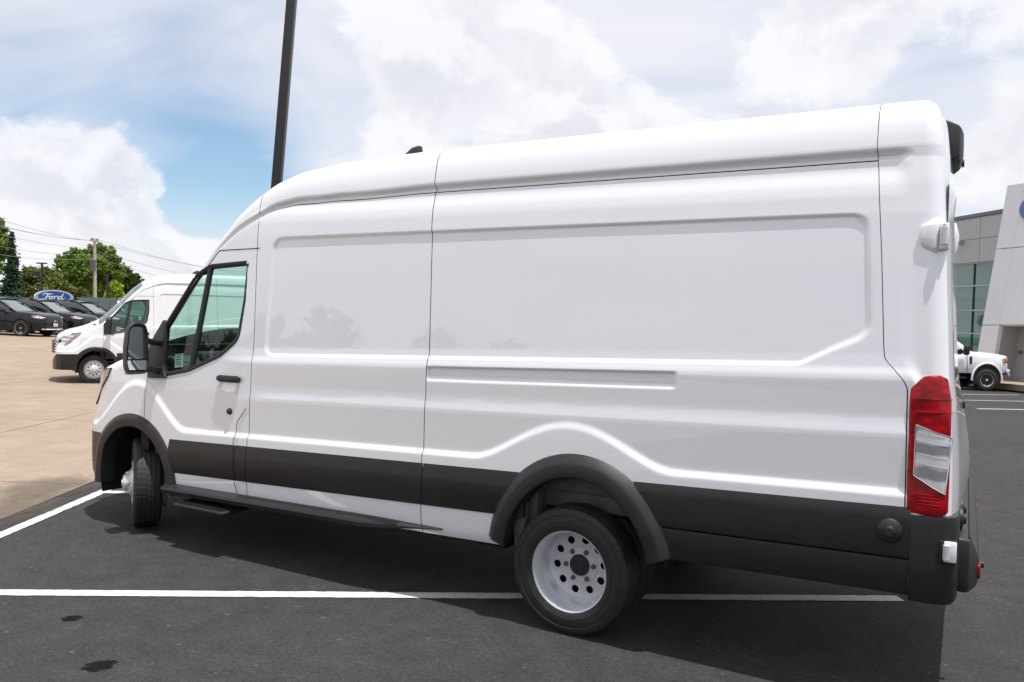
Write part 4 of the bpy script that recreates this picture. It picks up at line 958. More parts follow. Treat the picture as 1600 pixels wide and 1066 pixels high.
# joints sawn in the concrete, and a damp patch by the asphalt edge
M['joint'] = simple('dark_joint', (0.23, 0.178, 0.135), 0.95)
NB = np.array([-BD[1], BD[0]])
def joint(a, b):
    a = np.array(a); b = np.array(b); n = 60; d = (b-a)/np.linalg.norm(b-a); q = np.array([-d[1], d[0]])*0.007
    P = np.zeros((n, 2, 3))
    for i in range(n):
        p = a+(b-a)*i/(n-1)
        for j, s_ in enumerate((-1, 1)): w = p+q*s_; P[i, j] = (w[0], w[1], float(ground_z(w[0], w[1]))+0.0145)
    tag(gridobj('concrete_joint', P, M['joint']), kind='structure')
for k in (2.6, 7.1, 11.6, 16.1, 20.6): joint(BA+NB*k-BD*8, BA+NB*k+BD*30)
for k in (-3.0, 1.5, 6.0, 10.5, 15.0, 19.5): joint(BA+BD*k+NB*0.05, BA+BD*k+NB*30)
def dampmat():
    t = NT('damp_concrete_patch'); co = t.co(); ln = t.n('ShaderNodeVectorMath', operation='LENGTH'); t.l(co, ln.inputs[0])
    nz = t.noise(3.5, 5, 0.6, co); a = t.n('ShaderNodeMath', operation='MULTIPLY_ADD'); t.l(nz, a.inputs[0]); a.inputs[1].default_value = 0.9; t.l(ln.outputs['Value'], a.inputs[2])
    f = t.rng(a.outputs[0], 0.75, 1.35, 0.5, 0.0); t.set(base=(0.12, 0.098, 0.075), rough=0.9); t.l(f, t.b.inputs['Alpha']); return t.m
M['damp'] = dampmat()
def oilmat():
    t = NT('soft_oil_stain'); co = t.co(); ln = t.n('ShaderNodeVectorMath', operation='LENGTH'); t.l(co, ln.inputs[0])
    nz = t.noise(2.6, 6, 0.62, co, (1, 1.6, 1)); a = t.n('ShaderNodeMath', operation='MULTIPLY_ADD'); t.l(nz, a.inputs[0]); a.inputs[1].default_value = 1.7; t.l(ln.outputs['Value'], a.inputs[2])
    f = t.rng(a.outputs[0], 1.28, 1.50, 0.93, 0.0); t.set(base=(0.008, 0.0075, 0.0075), rough=0.95, spec=0.1); t.l(f, t.b.inputs['Alpha']); return t.m
M['oil'] = oilmat()
def damp(u, v, rx, ry):
    P = ground_at(u, v); o = mk('damp_patch', [(-1.4, -1.4, 0), (1.4, -1.4, 0), (1.4, 1.4, 0), (-1.4, 1.4, 0)], [(0, 1, 2, 3)], M['damp'], None, False)
    o.location = (P[0], P[1], float(ground_z(P[0], P[1]))+0.0135); o.rotation_euler = (0, 0, -YAW); o.scale = (rx, ry, 1); tag(o, kind='structure'); return o
damp(70, 764, 0.55, 0.75); damp(10, 800, 0.5, 0.9)
# ================================================================== second van
VAN2 = copy_tree(VAN); VAN2.name = 'cargo_van'; tag(VAN2, 'white high roof cargo van in the background, parked on the tan concrete with straight wheels', 'van')
VAN2.location = (-12.39, 7.82, float(ground_z(-12.39, 7.82))); VAN2.rotation_euler = (0, 0, rad(56))
fw2 = [c for c in VAN2.children if c.name.startswith('front_wheel')]
l2_ = min(fw2, key=lambda o: o.location.y); r2_ = max(fw2, key=lambda o: o.location.y); set_wheels(l2_, r2_, rad(-2))

# ================================================================== smaller cars, built the same way: sections along x
M['blackpaint'] = simple('black_car_paint', (0.004, 0.004, 0.005), 0.3, coat=0.7, spec=0.2, var=0.1)
M['bluegrey'] = simple('dark_blue_car_paint', (0.02, 0.028, 0.05), 0.25, coat=1.0, var=0.1)
M['greypaint'] = simple('silver_car_paint', (0.36, 0.37, 0.39), 0.3, metal=0.5, coat=1.0, var=0.05)
M['greenpaint'] = simple('green_van_paint', (0.012, 0.055, 0.035), 0.35, coat=0.6, var=0.12)
M['cream'] = simple('cream_wood', (0.50, 0.47, 0.42), 0.7)
M['blue'] = simple('sign_blue', (0.010, 0.075, 0.30), 0.25, coat=1.0, var=0.08)
M['signwhite'] = simple('sign_white', (0.78, 0.78, 0.78), 0.35, var=0.02)
M['platewhite'] = simple('licence_plate_white', (0.55, 0.60, 0.72), 0.4)
M['darkglass'] = simple('dark_car_glass', (0.016, 0.022, 0.022), 0.03, var=0.1, coat=1.0, spec=0.8)
M['shieldglass'] = simple('green_windshield_glass', (0.055, 0.085, 0.075), 0.04, var=0.1, coat=1.0, spec=0.8)
def interp_secs(keys, n):
    """keys rows: x, zbottom, ztop, halfwidth, sidetuck"""
    K = np.array(keys, float); t = np.linspace(0, 1, n); xs = np.interp(t, np.linspace(0, 1, len(K)), K[:, 0])
    return [tuple(np.interp(x, K[:, 0], K[:, i]) for i in range(K.shape[1])) for x in xs]
def hull(name, keys, mat, parent, n=48, crown=0.03, round_=0.10):
    secs = []
    for x, zb, zt, w, tk in interp_secs(keys, n):
        h = zt-zb; half = [(0.0, zb), (w*0.80, zb), (w*0.93, zb+0.03*h), (w*0.985, zb+0.18*h), (w, zb+0.42*h), (w*0.995, zb+0.60*h), (w*(1-tk*0.35), zt-0.22*h), (w*(1-tk*0.6), zt-min(round_, 0.12*h)), (w*(1-tk)-0.02, zt-0.03*h), (w*(1-tk)-round_*0.8, zt), (w*0.4, zt+crown*0.8), (0.0, zt+crown)]
        ring = [(x, -y, z) for y, z in half]+[(x, y, z) for y, z in half[-2:0:-1]]
        secs.append(ring)
    b = MB(); b.loft(secs); return b.build(name, mat, parent, smooth=True, ang=50)
def car_wheel(parent, x, y, R, w, spokes, rimr, mats=('tyre', 'silver'), side=1):
    T = Matrix.Translation((x, y, R)); T = T @ Matrix.Rotation(0 if side < 0 else math.pi, 4, 'Z')
    b = MB(); b.lathe([(rimr*0.98, 0.02), (rimr+0.01, -0.005), (R*0.80, -0.012), (R*0.95, 0.0), (R*0.99, 0.02), (R, 0.04), (R, w-0.04), (R*0.97, w-0.01), (rimr, w)], 40, M=T)
    t = b.build('wheel', M[mats[0]], parent, smooth=True, ang=40)
    b = MB(); b.lathe([(rimr*0.99, 0.0), (rimr*0.94, 0.006), (rimr*0.90, 0.03), (rimr*0.86, 0.07)], 40, M=T); b.build('rim', M[mats[1]], t, smooth=True)
    b = MB(); b.lathe([(0, 0.075), (rimr*0.9, 0.075)], 24, M=T); b.build('brake_disc', M['dark'], t)
    for i in range(spokes):
        a = 2*math.pi*i/spokes+0.3; A = T @ Matrix.Rotation(a, 4, 'Y')
        b = MB(); wd = rimr*(0.20 if spokes <= 6 else 0.13); b.add([tuple(A @ Vector(v)) for v in [(0.02, 0.012, -wd*0.8), (rimr*0.93, 0.02, -wd), (rimr*0.93, 0.02, wd), (0.02, 0.012, wd*0.8), (0.02, 0.05, -wd*0.8), (rimr*0.93, 0.05, -wd), (rimr*0.93, 0.05, wd), (0.02, 0.05, wd*0.8)]],
            [(0, 1, 2, 3), (0, 4, 5, 1), (3, 2, 6, 7), (4, 7, 6, 5)]); b.build('spoke', M[mats[1]], t)
    b = MB(); b.lathe([(0, -0.005), (rimr*0.16, 0.0), (rimr*0.2, 0.02)], 16, M=T); b.build('hub', M[mats[1]], t, smooth=True)
    return t
def arch_disc(parent, x, y, r, z, side, mat='gapdark', up=1.0):
    b = MB(); n = 28; pts = [(x+r*math.cos(a), z+r*up*math.sin(a)) for a in np.linspace(-0.35, math.pi+0.35, n)]
    b.prism(pts, y-0.001*side, y+0.30*-side); return b.build('wheel_arch', M[mat], parent)
def quad(name, pts, mat, parent, off=0.0):
    return mk(name, pts, [tuple(range(len(pts)))], mat, parent, False)
def suv(paint, label, cat='suv', group=None, plate=True):
    S = empty('parked_suv', (0, 0, 0), 0, label, cat, group)
    body = hull('body', [(-0.90, 0.42, 0.74, 0.52, 0.1), (-0.87, 0.32, 0.84, 0.64, 0.12), (-0.78, 0.26, 0.92, 0.78, 0.13), (-0.55, 0.24, 0.985, 0.885, 0.14), (-0.2, 0.24, 1.035, 0.925, 0.14), (0.3, 0.24, 1.075, 0.94, 0.13), (0.62, 0.24, 1.10, 0.94, 0.10), (0.9, 0.24, 1.06, 0.94, 0.06), (2.2, 0.24, 1.09, 0.94, 0.06), (3.1, 0.26, 1.13, 0.925, 0.06), (3.45, 0.30, 1.12, 0.89, 0.08), (3.62, 0.40, 1.02, 0.83, 0.1), (3.68, 0.5, 0.85, 0.74, 0.1)], M[paint], S, 60)
    # greenhouse: dark glass, roof and pillars
    gk = [(0.42, 1.04, 1.07, 0.80, 0.05), (0.62, 1.04, 1.20, 0.80, 0.08), (1.02, 1.04, 1.44, 0.80, 0.14), (1.35, 1.04, 1.60, 0.81, 0.17), (1.7, 1.05, 1.655, 0.81, 0.18), (2.4, 1.06, 1.655, 0.81, 0.18), (3.0, 1.08, 1.60, 0.80, 0.18), (3.35, 1.10, 1.42, 0.78, 0.15), (3.55, 1.10, 1.18, 0.75, 0.08)]
    hull('side_glass', [(a, b_, c-0.02, d*1.03, e) for a, b_, c, d, e in gk[1:-1]], M['darkglass'], S, 40, 0.0, 0.05)
    sh = MB(); sh.add([(0.40, y, 1.085-0.03*abs(y)) for y in np.linspace(-0.74, 0.74, 9)]+[(1.36, y, 1.615-0.03*abs(y)) for y in np.linspace(-0.60, 0.60, 9)], [(i, i+1, i+10, i+9) for i in range(8)]); sh.build('windshield', M['shieldglass'], S, smooth=True, fix=False)
    rf = MB(); rf.loft([[(x, s*w, z) for s, z in ((-1, zz-0.05), (-0.93, zz), (0, zz+0.035), (0.93, zz), (1, zz-0.05))] for x, w, zz in ((1.28, 0.60, 1.60), (1.5, 0.635, 1.645), (2.0, 0.65, 1.665), (2.6, 0.64, 1.655), (3.1, 0.62, 1.60), (3.3, 0.58, 1.53))], caps=False, closed=False); rf.build('roof', M[paint], S, smooth=True, fix=False)
    for s in (-1, 1):
        b = MB(); b.tube([(0.36, s*0.79, 1.07), (0.85, s*0.735, 1.36), (1.30, s*0.655, 1.60), (1.7, s*0.65, 1.66)], 0.030, 6); b.build('pillar', M[paint], S, smooth=True)
        b = MB(); b.tube([(1.95, s*0.845, 1.08), (2.02, s*0.67, 1.62)], 0.035, 6); b.build('pillar', M[paint], S, smooth=True)
        b = MB(); b.tube([(2.75, s*0.845, 1.10), (2.95, s*0.66, 1.58)], 0.05, 6); b.build('pillar', M[paint], S, smooth=True)
        b = MB(); b.tube([(0.50, s*0.86, 1.075), (1.2, s*0.87, 1.075), (2.6, s*0.87, 1.10), (3.2, s*0.83, 1.16)], 0.012, 6); b.build('window_trim', M['chrome'], S, smooth=True)
        b = MB(); b.tube([(1.5, s*0.60, 1.67), (1.6, s*0.60, 1.70), (2.8, s*0.585, 1.68), (2.9, s*0.585, 1.64)], 0.016, 6); b.build('roof_rail', M['wellmetal'], S, smooth=True)
        b = MB(); b.loft([[(x, s*y, z) for y, z in ((0.93, 1.02), (1.10, 1.05), (1.12, 1.15), (0.96, 1.14))] for x in (0.72, 0.78, 0.86)]); b.build('side_mirror', M[paint], S, bevel=0.02)
        arch_disc(S, 0, s*0.945, 0.41, 0.36, s); arch_disc(S, 2.71, s*0.945, 0.41, 0.36, s)
        car_wheel(S, 0, s*0.955, 0.355, 0.23, 5, 0.25, ('tyre', 'greypaint'), s); car_wheel(S, 2.71, s*0.955, 0.355, 0.23, 5, 0.25, ('tyre', 'greypaint'), s)
        b = MB(); b.tube([(-0.05+0.43*math.cos(a)+0.05, s*0.948, 0.36+0.43*math.sin(a)) for a in np.linspace(-0.1, math.pi+0.1, 20)], 0.022, 6); b.build('arch_trim', M[paint], S, smooth=True)
        hl = MB(); hl.loft([[(x, s*y, z+dz) for dz in (-0.05, 0.05)]+[(x+0.05, s*(y-0.03), z+dz) for dz in (0.05, -0.05)] for x, y, z in ((-0.86, 0.56, 0.79), (-0.80, 0.72, 0.81), (-0.66, 0.845, 0.845), (-0.50, 0.90, 0.865))]); h = hl.build('headlamp', M['reflector'], S, bevel=0.008)
        b = MB(); b.box(-0.55, -0.44, s*0.885-0.02, s*0.885+0.03*s, 0.84, 0.90); b.build('side_marker', M['amber'], h)
        b = MB(); b.box(1.0, 3.0, s*0.94-0.012, s*0.94+0.012, 0.33, 0.40); b.build('sill_trim', M['plastic'], S)
        b = MB(); b.box(1.55, 1.75, s*0.955-0.01, s*0.955+0.012, 0.92, 0.95); b.build('door_handle', M[paint], S)
        b = MB(); b.tube([(0.72, s*0.942, 0.35), (0.70, s*0.948, 0.7), (0.74, s*0.90, 1.04)], 0.006, 4); b.build('door_gap', M['gapdark'], S)
    g = MB(); g.loft([[(x, y, z) for z in (0.56, 0.72)]+[(x+0.05, y, z) for z in (0.72, 0.56)] for x, y in ((-0.84, -0.62), (-0.905, -0.35), (-0.915, 0), (-0.905, 0.35), (-0.84, 0.62))]); g.build('grille', M['plastic'], S, bevel=0.006)
    b = MB(); b.tube([(-0.80, -0.72, 0.33), (-0.90, -0.4, 0.32), (-0.92, 0, 0.32), (-0.90, 0.4, 0.32), (-0.80, 0.72, 0.33)], 0.03, 8); b.build('bumper_trim', M['reflector'], S, smooth=True)
    b = MB(); b.lathe([(0, -0.012), (0.05, -0.01), (0.06, 0.0)], 20, M=Matrix.Translation((-0.925, 0, 0.67)) @ Matrix.Rotation(rad(-90), 4, 'Z') @ Matrix.Diagonal((1.6, 1, 0.75, 1))); b.build('badge', M['greypaint'], S, smooth=True)
    if plate:
        b = MB(); b.box(-0.95, -0.935, -0.155, 0.155, 0.44, 0.58); b.build('licence_plate', M['platewhite'], S, bevel=0.003)
    return S
SUVRZ = math.atan2(-0.438, -0.898)
def place_car(o, u, depth, wheel_local, rz):
    P = ground_depth(u, depth); c, s = math.cos(rz), math.sin(rz); lx, ly = wheel_local
    x = P[0]-(c*lx-s*ly); y = P[1]-(s*lx+c*ly); o.location = (x, y, float(ground_z(P[0], P[1]))); o.rotation_euler = (0, 0, rz)
s1 = suv('blackpaint', 'black suv at the left edge, nearest of the parked row, with a pale licence plate', group='black cars parked in a row')
place_car(s1, 33, 34.5, (0, 0.9), SUVRZ)
lat = np.array([-0.438, 0.898])
def next_to(o, d, label, paint=None, fwd=0.0):
    c = copy_tree(o); c.name = 'parked_suv'; c['label'] = label; h = np.array([0.898, 0.438])
    x, y = np.array(o.location[:2])+lat*d+h*fwd; c.location = (x, y, float(ground_z(x, y)))
    if paint:
        for q in c.children:
            if q.data and q.data.materials and q.data.materials[0].name == 'black_car_paint':
                q.data = q.data.copy(); q.data.materials[0] = M[paint]
    return c
s2 = next_to(s1, 2.75, 'black suv parked second in the row, between two other black suvs')
s3 = next_to(s1, 5.9, 'black suv parked third in the row, nose hidden behind the white background van')
for s_ in (s2, s3):
    for q in list(s_.children):
        if q.name.startswith('licence_plate'): bpy.data.objects.remove(q)
s4 = next_to(s1, 1.6, 'dark blue suv roof showing behind the black suvs at the left edge', 'bluegrey', -7.0)
s5 = next_to(s1, 5.0, 'silver suv roof showing in front of the blue oval sign', 'greypaint', -7.0)
s6 = next_to(s1, 8.6, 'silver suv roof showing right of the blue oval sign', 'greypaint', -7.0)

# ---- green full-size van behind the black cars
def green_van():
    V = empty('passenger_van', (0, 0, 0), 0, 'old dark green passenger van with tinted side windows behind the black cars', 'van')
    hull('body', [(-1.0, 0.5, 0.95, 0.7, 0.05), (-0.9, 0.42, 1.1, 0.9, 0.06), (-0.1, 0.42, 1.2, 0.98, 0.06), (0.35, 0.42, 1.32, 1.0, 0.05), (0.9, 0.42, 2.02, 1.0, 0.14), (1.2, 0.42, 2.10, 1.0, 0.14), (4.2, 0.42, 2.10, 1.0, 0.14), (4.5, 0.45, 2.06, 0.98, 0.14), (4.6, 0.5, 1.9, 0.93, 0.12)], M['greenpaint'], V, 60)
    for s in (-1, 1):
        for x0, x1 in ((0.75, 1.40), (1.52, 2.5), (2.62, 3.5), (3.62, 4.35)):
            b = MB(); b.add([(x0 if z < 1.6 else x0+(0.25 if x0 < 1 else 0), s*(1.006-0.060*(z-1.35)/0.5), z) for z in (1.34, 1.86)]+[(x1, s*(1.006-0.060*(z-1.35)/0.5), z) for z in (1.86, 1.34)], [(0, 1, 2, 3)]); b.build('side_window', M['darkglass'], V, fix=False)
        for x in (0, 3.5):
            arch_disc(V, x, s*1.005, 0.42, 0.36, s); car_wheel(V, x, s*1.01, 0.36, 0.22, 6, 0.22, ('tyre', 'silver'), s)
        b = MB(); b.tube([(1.0, s*0.80, 2.08), (4.3, s*0.80, 2.10)], 0.025, 6); b.build('drip_rail', M['greenpaint'], V, smooth=True)
        b = MB(); b.box(-0.97, -0.85, s*0.72-0.12, s*0.72+0.12, 0.8, 0.98); b.build('headlamp', M['reflector'], V, bevel=0.01)
    b = MB(); b.add([(0.42, -0.8, 1.36), (0.42, 0.8, 1.36), (0.88, 0.75, 1.95), (0.88, -0.75, 1.95)], [(0, 1, 2, 3)]); b.build('windshield', M['shieldglass'], V, fix=False)
    return V
gv = green_van(); P = ground_depth(134, 52); gv.rotation_euler = (0, 0, math.atan2(R2[1], R2[0])+rad(155)); 
P = ground_depth(218, 50); gv.location = (P[0], P[1], P[2]-0.15)

# ---- white pickup by the building
def pickup():
    T = empty('pickup_truck', (0, 0, 0), 0, 'white pickup truck parked in front of the dealership building', 'pickup truck')
    W = M['white']
    hull('body', [(-0.78, 0.72, 1.24, 0.86, 0.06), (-0.72, 0.66, 1.31, 0.96, 0.06), (-0.4, 0.64, 1.36, 1.005, 0.07), (0.3, 0.62, 1.40, 1.01, 0.06), (0.62, 0.62, 1.42, 1.005, 0.04), (0.85, 0.62, 1.32, 1.0, 0.04), (3.0, 0.62, 1.32, 1.0, 0.04)], W, T, 50, 0.05, 0.09)
    hull('cab', [(0.48, 1.25, 1.40, 0.93, 0.05), (0.73, 1.25, 1.62, 0.93, 0.09), (1.13, 1.25, 1.90, 0.93, 0.13), (1.43, 1.25, 1.985, 0.93, 0.14), (3.0, 1.25, 1.99, 0.93, 0.14), (3.25, 1.25, 1.93, 0.92, 0.13), (3.32, 1.25, 1.6, 0.90, 0.1)], W, T, 40, 0.02, 0.06)
    hull('cargo_bed', [(3.42, 0.62, 1.38, 1.0, 0.03), (5.5, 0.62, 1.40, 1.0, 0.03), (5.56, 0.66, 1.36, 0.98, 0.03)], W, T, 12, 0.0, 0.05)
    for s in (-1, 1):
        def sy(z): return s*(0.945-0.052*(z-1.35)/0.5)
        for pts in ([(0.80, 1.40), (1.18, 1.82), (1.80, 1.84), (1.84, 1.36), (0.98, 1.34)], [(1.96, 1.36), (1.94, 1.84), (3.0, 1.82), (3.1, 1.38)]):
            quad('side_window', [(x, sy(z), z) for x, z in pts], M['darkglass'], T)
        for x in (0, 4.06):
            arch_disc(T, x, s*1.012, 0.50, 0.44, s, up=1.12); car_wheel(T, x, s*1.02, 0.405, 0.27, 8, 0.235, ('tyre', 'silver'), s)
            b = MB(); b.tube([(x+0.53*math.cos(a), s*1.0, 0.44+0.59*math.sin(a)) for a in np.linspace(-0.1, math.pi+0.1, 22)], 0.04, 6); b.build('arch_lip', W, T, smooth=True)
        b = MB(); b.loft([[(x, s*y, z) for y, z in ((1.06, 1.36), (1.26, 1.34), (1.27, 1.66), (1.08, 1.68))] for x in (0.76, 0.82, 0.92)]); mm = b.build('tow_mirror', M['plastic'], T, bevel=0.02)
        b = MB(); b.box(0.77, 0.88, s*1.10-0.06, s*1.10+0.08, 1.30, 1.40); b.build('mirror_arm', M['plastic'], mm)
        b = MB(); b.box(0.55, 0.63, s*1.008-0.006, s*1.008+0.008, 0.98, 1.26); b.build('fender_vent', M['plastic'], T)
        b = MB(); b.loft([[(x, s*y, z) for z in (1.02, 1.26)]+[(x+0.06, s*y*0.96, z) for z in (1.26, 1.02)] for x, y in ((-0.78, 0.66), (-0.76, 0.86), (-0.66, 0.985), (-0.58, 1.005))]); h = b.build('headlamp', M['reflector'], T, bevel=0.01)
        b = MB(); b.box(-0.70, -0.60, s*0.985-0.03, s*0.985+0.03, 1.05, 1.24); b.build('side_marker', M['amber'], h, bevel=0.006)
        b = MB(); b.box(0.75, 3.2, s*0.98-0.06, s*0.98+0.06, 0.44, 0.50); b.build('running_board', M['plastic'], T)
        b = MB(); b.tube([(0.70, s*1.008, 0.66), (0.72, s*1.012, 1.0), (0.74, s*1.0, 1.32)], 0.007, 4); b.build('door_gap', M['gapdark'], T)
        b = MB(); b.box(1.66, 1.82, s*1.01-0.01, s*1.01+0.02, 1.20, 1.245); b.build('door_handle', W, T)
    b = MB(); b.loft([[(x, y, z) for z in (0.58, 0.84)]+[(x+0.12, y, z) for z in (0.84, 0.58)] for x, y in ((-0.80, -1.0), (-0.94, -0.8), (-0.97, 0), (-0.94, 0.8), (-0.80, 1.0))]); b.build('front_bumper', M['chrome'], T, bevel=0.02)
    b = MB(); b.box(-0.86, -0.74, -0.66, 0.66, 0.90, 1.26); b.build('grille', M['plastic'], T, bevel=0.01)
    b = MB(); b.box(-0.75, 5.4, -0.6, 0.6, 0.42, 0.64); b.build('chassis', M['dark'], T)
    b = MB(); b.tube([(0.50, 0.78, 1.40), (0.49, 0.80, 1.75)], 0.006, 5); b.build('antenna', M['plastic'], T)
    return T
pt_ = pickup(); hd = math.atan2(R2[1], R2[0])     # image-right direction
prz = rad(180+26)
place_car(pt_, 1545, 29.5, (0, 1.0), prz)

# ================================================================== dealership building
def panelmat(name, c, r=0.4, metal=0.25):
    t = NT(name); n1 = t.noise(0.6, 3); t.set(base=t.ramp(n1, [(0.3, tuple(v*0.95 for v in c)), (0.7, c)]), rough=r, metal=metal); return t.m
M['alu'] = panelmat('grey_aluminium_panel', (0.47, 0.465, 0.47), 0.5, 0.0); M['alulight'] = panelmat('light_aluminium_panel', (0.84, 0.835, 0.85), 0.45, 0.0)
M['coping'] = panelmat('dark_coping', (0.16, 0.155, 0.16)); M['mullion'] = panelmat('silver_mullion', (0.45, 0.46, 0.46), 0.4, 0.5); M['stucco'] = simple('grey_render_wall', (0.36, 0.36, 0.355), 0.85, var=0.06)
M['curtain'] = simple('green_curtain_glass', (0.05, 0.16, 0.14), 0.03, var=0.2, sc=0.8, coat=1.0, spec=0.9)
BLD = empty('dealership_building', (0, 0, 0), 0, 'grey metal panelled dealership building with green glass wall and slanted white tower', 'building')
P0 = np.array(rayat(1545, 560, depth=38.0)); e3 = np.array([-0.636, 0.771, 0.0]); n3 = np.array([-0.771, -0.636, 0.0])
if np.dot(n3, CAM-P0) < 0: n3 = -n3
def onplane(u, v, off=0.0):
    d = cf+cr*(u-800)/FPX-cu*(v-533)/FPX; q = P0+n3*off; t = np.dot(q-CAM, n3)/np.dot(d, n3); return CAM+d*t
def tz(u, v, off=0.0):
    q = onplane(u, v, off)-P0; return float(np.dot(q, e3)), float(q[2]+P0[2])
def slab(name, poly, off0, off1, mat, parent, bevel=0.0):
    """poly in (t, z) on the facade; from off0 to off1 along the normal"""
    b = MB(); k = len(poly); vs = []
    for o in (off0, off1):
        for t, z in poly: vs.append(tuple(P0+e3*t+n3*o+np.array([0, 0, z-P0[2]])))
    b.add(vs, [tuple(range(k)), tuple(reversed(range(k, 2*k)))]+[(i, i+k, (i+1) % k+k, (i+1) % k) for i in range(k)])
    return b.build(name, mat, parent, bevel=bevel)
zr = tz(1525, 335)[1]; zj = tz(1520, 374)[1]; zg = tz(1520, 411)[1]; gz0 = float(ground_z(P0[0], P0[1]))-0.2
tR, tL = -9.0, 16.0
core = slab('wall_core', [(tR, gz0), (tL, gz0), (tL, zr-0.1), (tR, zr-0.1)], -12, -0.25, M['stucco'], BLD)
wb = 1.75; t = tR; 
tv = tz(1531, 374)[0]
cols_ = np.arange(tv-wb*6, tL, wb)
for i in range(len(cols_)-1):
    for a, c in ((zg+0.03, zj-0.01), (zj+0.01, zr-0.16)):
        slab('wall_panel', [(cols_[i]+0.012, a), (cols_[i+1]-0.012, a), (cols_[i+1]-0.012, c), (cols_[i]+0.012, c)], -0.24, 0.0, M['alu'], BLD)
slab('roof_coping', [(tR, zr-0.14), (tL, zr-0.14), (tL, zr+0.03), (tR, zr+0.03)], -0.3, 0.06, M['coping'], BLD)
rows_ = [gz0+0.2]+[tz(1512, v)[1] for v in (559, 521, 485, 447)]+[zg]
cg = np.arange(tz(1518, 440)[0]-1.55*5, tL, 1.55)
for i in range(len(cg)-1):
    for a, c in zip(rows_[:-1], rows_[1:]):
        slab('glass_pane', [(cg[i]+0.03, a+0.03), (cg[i+1]-0.03, a+0.03), (cg[i+1]-0.03, c-0.03), (cg[i]+0.03, c-0.03)], -0.20, -0.16, M['curtain'], BLD)
for z in rows_: slab('mullion', [(tR, z-0.035), (tL, z-0.035), (tL, z+0.035), (tR, z+0.035)], -0.22, -0.10, M['mullion'], BLD)
for c in cg: slab('mullion', [(c-0.03, gz0), (c+0.03, gz0), (c+0.03, zg), (c-0.03, zg)], -0.22, -0.112, M['plastic'], BLD)
# wall lamp
t_, z_ = tz(1502, 379); b = slab('wall_lamp', [(t_-0.18, z_-0.10), (t_+0.05, z_-0.10), (t_+0.05, z_+0.10), (t_-0.18, z_+0.10)], 0.0, 0.30, M['mullion'], BLD, 0.02)
# the slanted tower, 2.5 m in front of the glass
TO = 2.6
def tw(u, v): return tz(u, v, TO)
def lerp(a, b, f): return (a[0]+(b[0]-a[0])*f, a[1]+(b[1]-a[1])*f)
tower = slab('tower_core', [tw(1578, 292), tw(1680, 268), tw(1680, 505), tw(1556, 505), tw(1549, 612), tw(1519, 612)], -TO+0.3-TO*0, -0.06+TO-TO, M['stucco'], BLD) if False else None
Ltop, Lbot = np.array((1575, 289.5)), np.array((1516.5, 606)); 
def edge(k, v):      # slanted seam number k at image height v, at the tower plane
    f = (v-289.5)/(606-289.5); return (1575-58.5*f+k*27.0, v)
seamsv = {0: (289.5, 390, 508, 606)}
def tpanel(c0, c1):  # corners given as (k, v)
    return [tw(*c) for c in c0+c1]
def shrink(poly, g=0.015):
    p = np.array(poly); c = p.mean(0); return [tuple(c+(q-c)*(1-g/np.linalg.norm(q-c))) for q in p]
def hv(k, v): # tilt of the horizontal seams in the picture: they fall to the left
    u, _ = edge(k, v); return (u, v-0.155*(u-1550)*(520-v)/230)
lv = [289.5+3.9, 390, 508]
for k in range(4):
    for a, c in zip(lv[:-1], lv[1:]):
        pl = [hv(k, a), hv(k+1, a), hv(k+1, c), hv(k, c)]
        slab('tower_panel', shrink([tw(*q) for q in pl]), TO-0.20, TO, M['alulight'], BLD)
pl = [hv(0, 508), hv(1, 508), (1545.0, 612), (1517, 612)]; slab('tower_leg', shrink([tw(*q) for q in pl]), TO-0.20, TO, M['alulight'], BLD)
q0 = [tw(*hv(0, 294)), tw(*hv(4, 294)), tw(*hv(4, 507)), tw(*hv(1, 507)), tw(1545, 612), tw(1518, 612)]
slab('tower_core', shrink(q0, 0.10), 0.0-2.0, TO-0.22, M['stucco'], BLD)
slab('soffit', [tw(1546, 509.5), tw(1690, 509.5), tw(1690, 503), tw(1548, 503)], -1.0, TO-0.21, M['alulight'], BLD)
# recessed entrance under the tower
zs = tw(1560, 509)[1]; ta = tw(1549, 540)[0]+0.05; tb = tw(1690, 540)[0]
slab('entrance_wall', [(ta, gz0), (tw(1581, 540)[0], gz0), (tw(1581, 540)[0], zs), (ta, zs)], 0.6, 1.6, M['stucco'], BLD)
dx0, dx1 = tw(1587, 540)[0], tw(1665, 540)[0]
dgl = slab('entrance_glass', [(dx0, gz0+0.25), (dx1, gz0+0.25), (dx1, zs-0.35), (dx0, zs-0.35)], 1.2, 1.24, M['curtain'], BLD)
for t0 in np.linspace(dx0, dx1, 4): slab('door_frame', [(t0-0.07, gz0+0.1), (t0+0.07, gz0+0.1), (t0+0.07, zs-0.25), (t0-0.07, zs-0.25)], 1.1, 1.38, M['mullion'], BLD)
slab('door_frame', [(dx0, zs-0.36), (dx1, zs-0.36), (dx1, zs-0.22), (dx0, zs-0.22)], 1.1, 1.37, M['mullion'], BLD)
slab('door_header', [(tw(1581, 540)[0], zs-0.22), (dx1, zs-0.22), (dx1, zs-0.01), (tw(1581, 540)[0], zs-0.01)], 0.9, 1.3, M['coping'], BLD)
slab('door_jamb', [(dx0+0.07, gz0), (tw(1581, 540)[0], gz0), (tw(1581, 540)[0], zs-0.22), (dx0+0.07, zs-0.22)], 0.9, 1.2, M['coping'], BLD)
slab('wall_speaker', [tw(1561, 547), tw(1566, 547), tw(1566, 552), tw(1561, 552)], 1.6, 1.7, M['coping'], BLD)
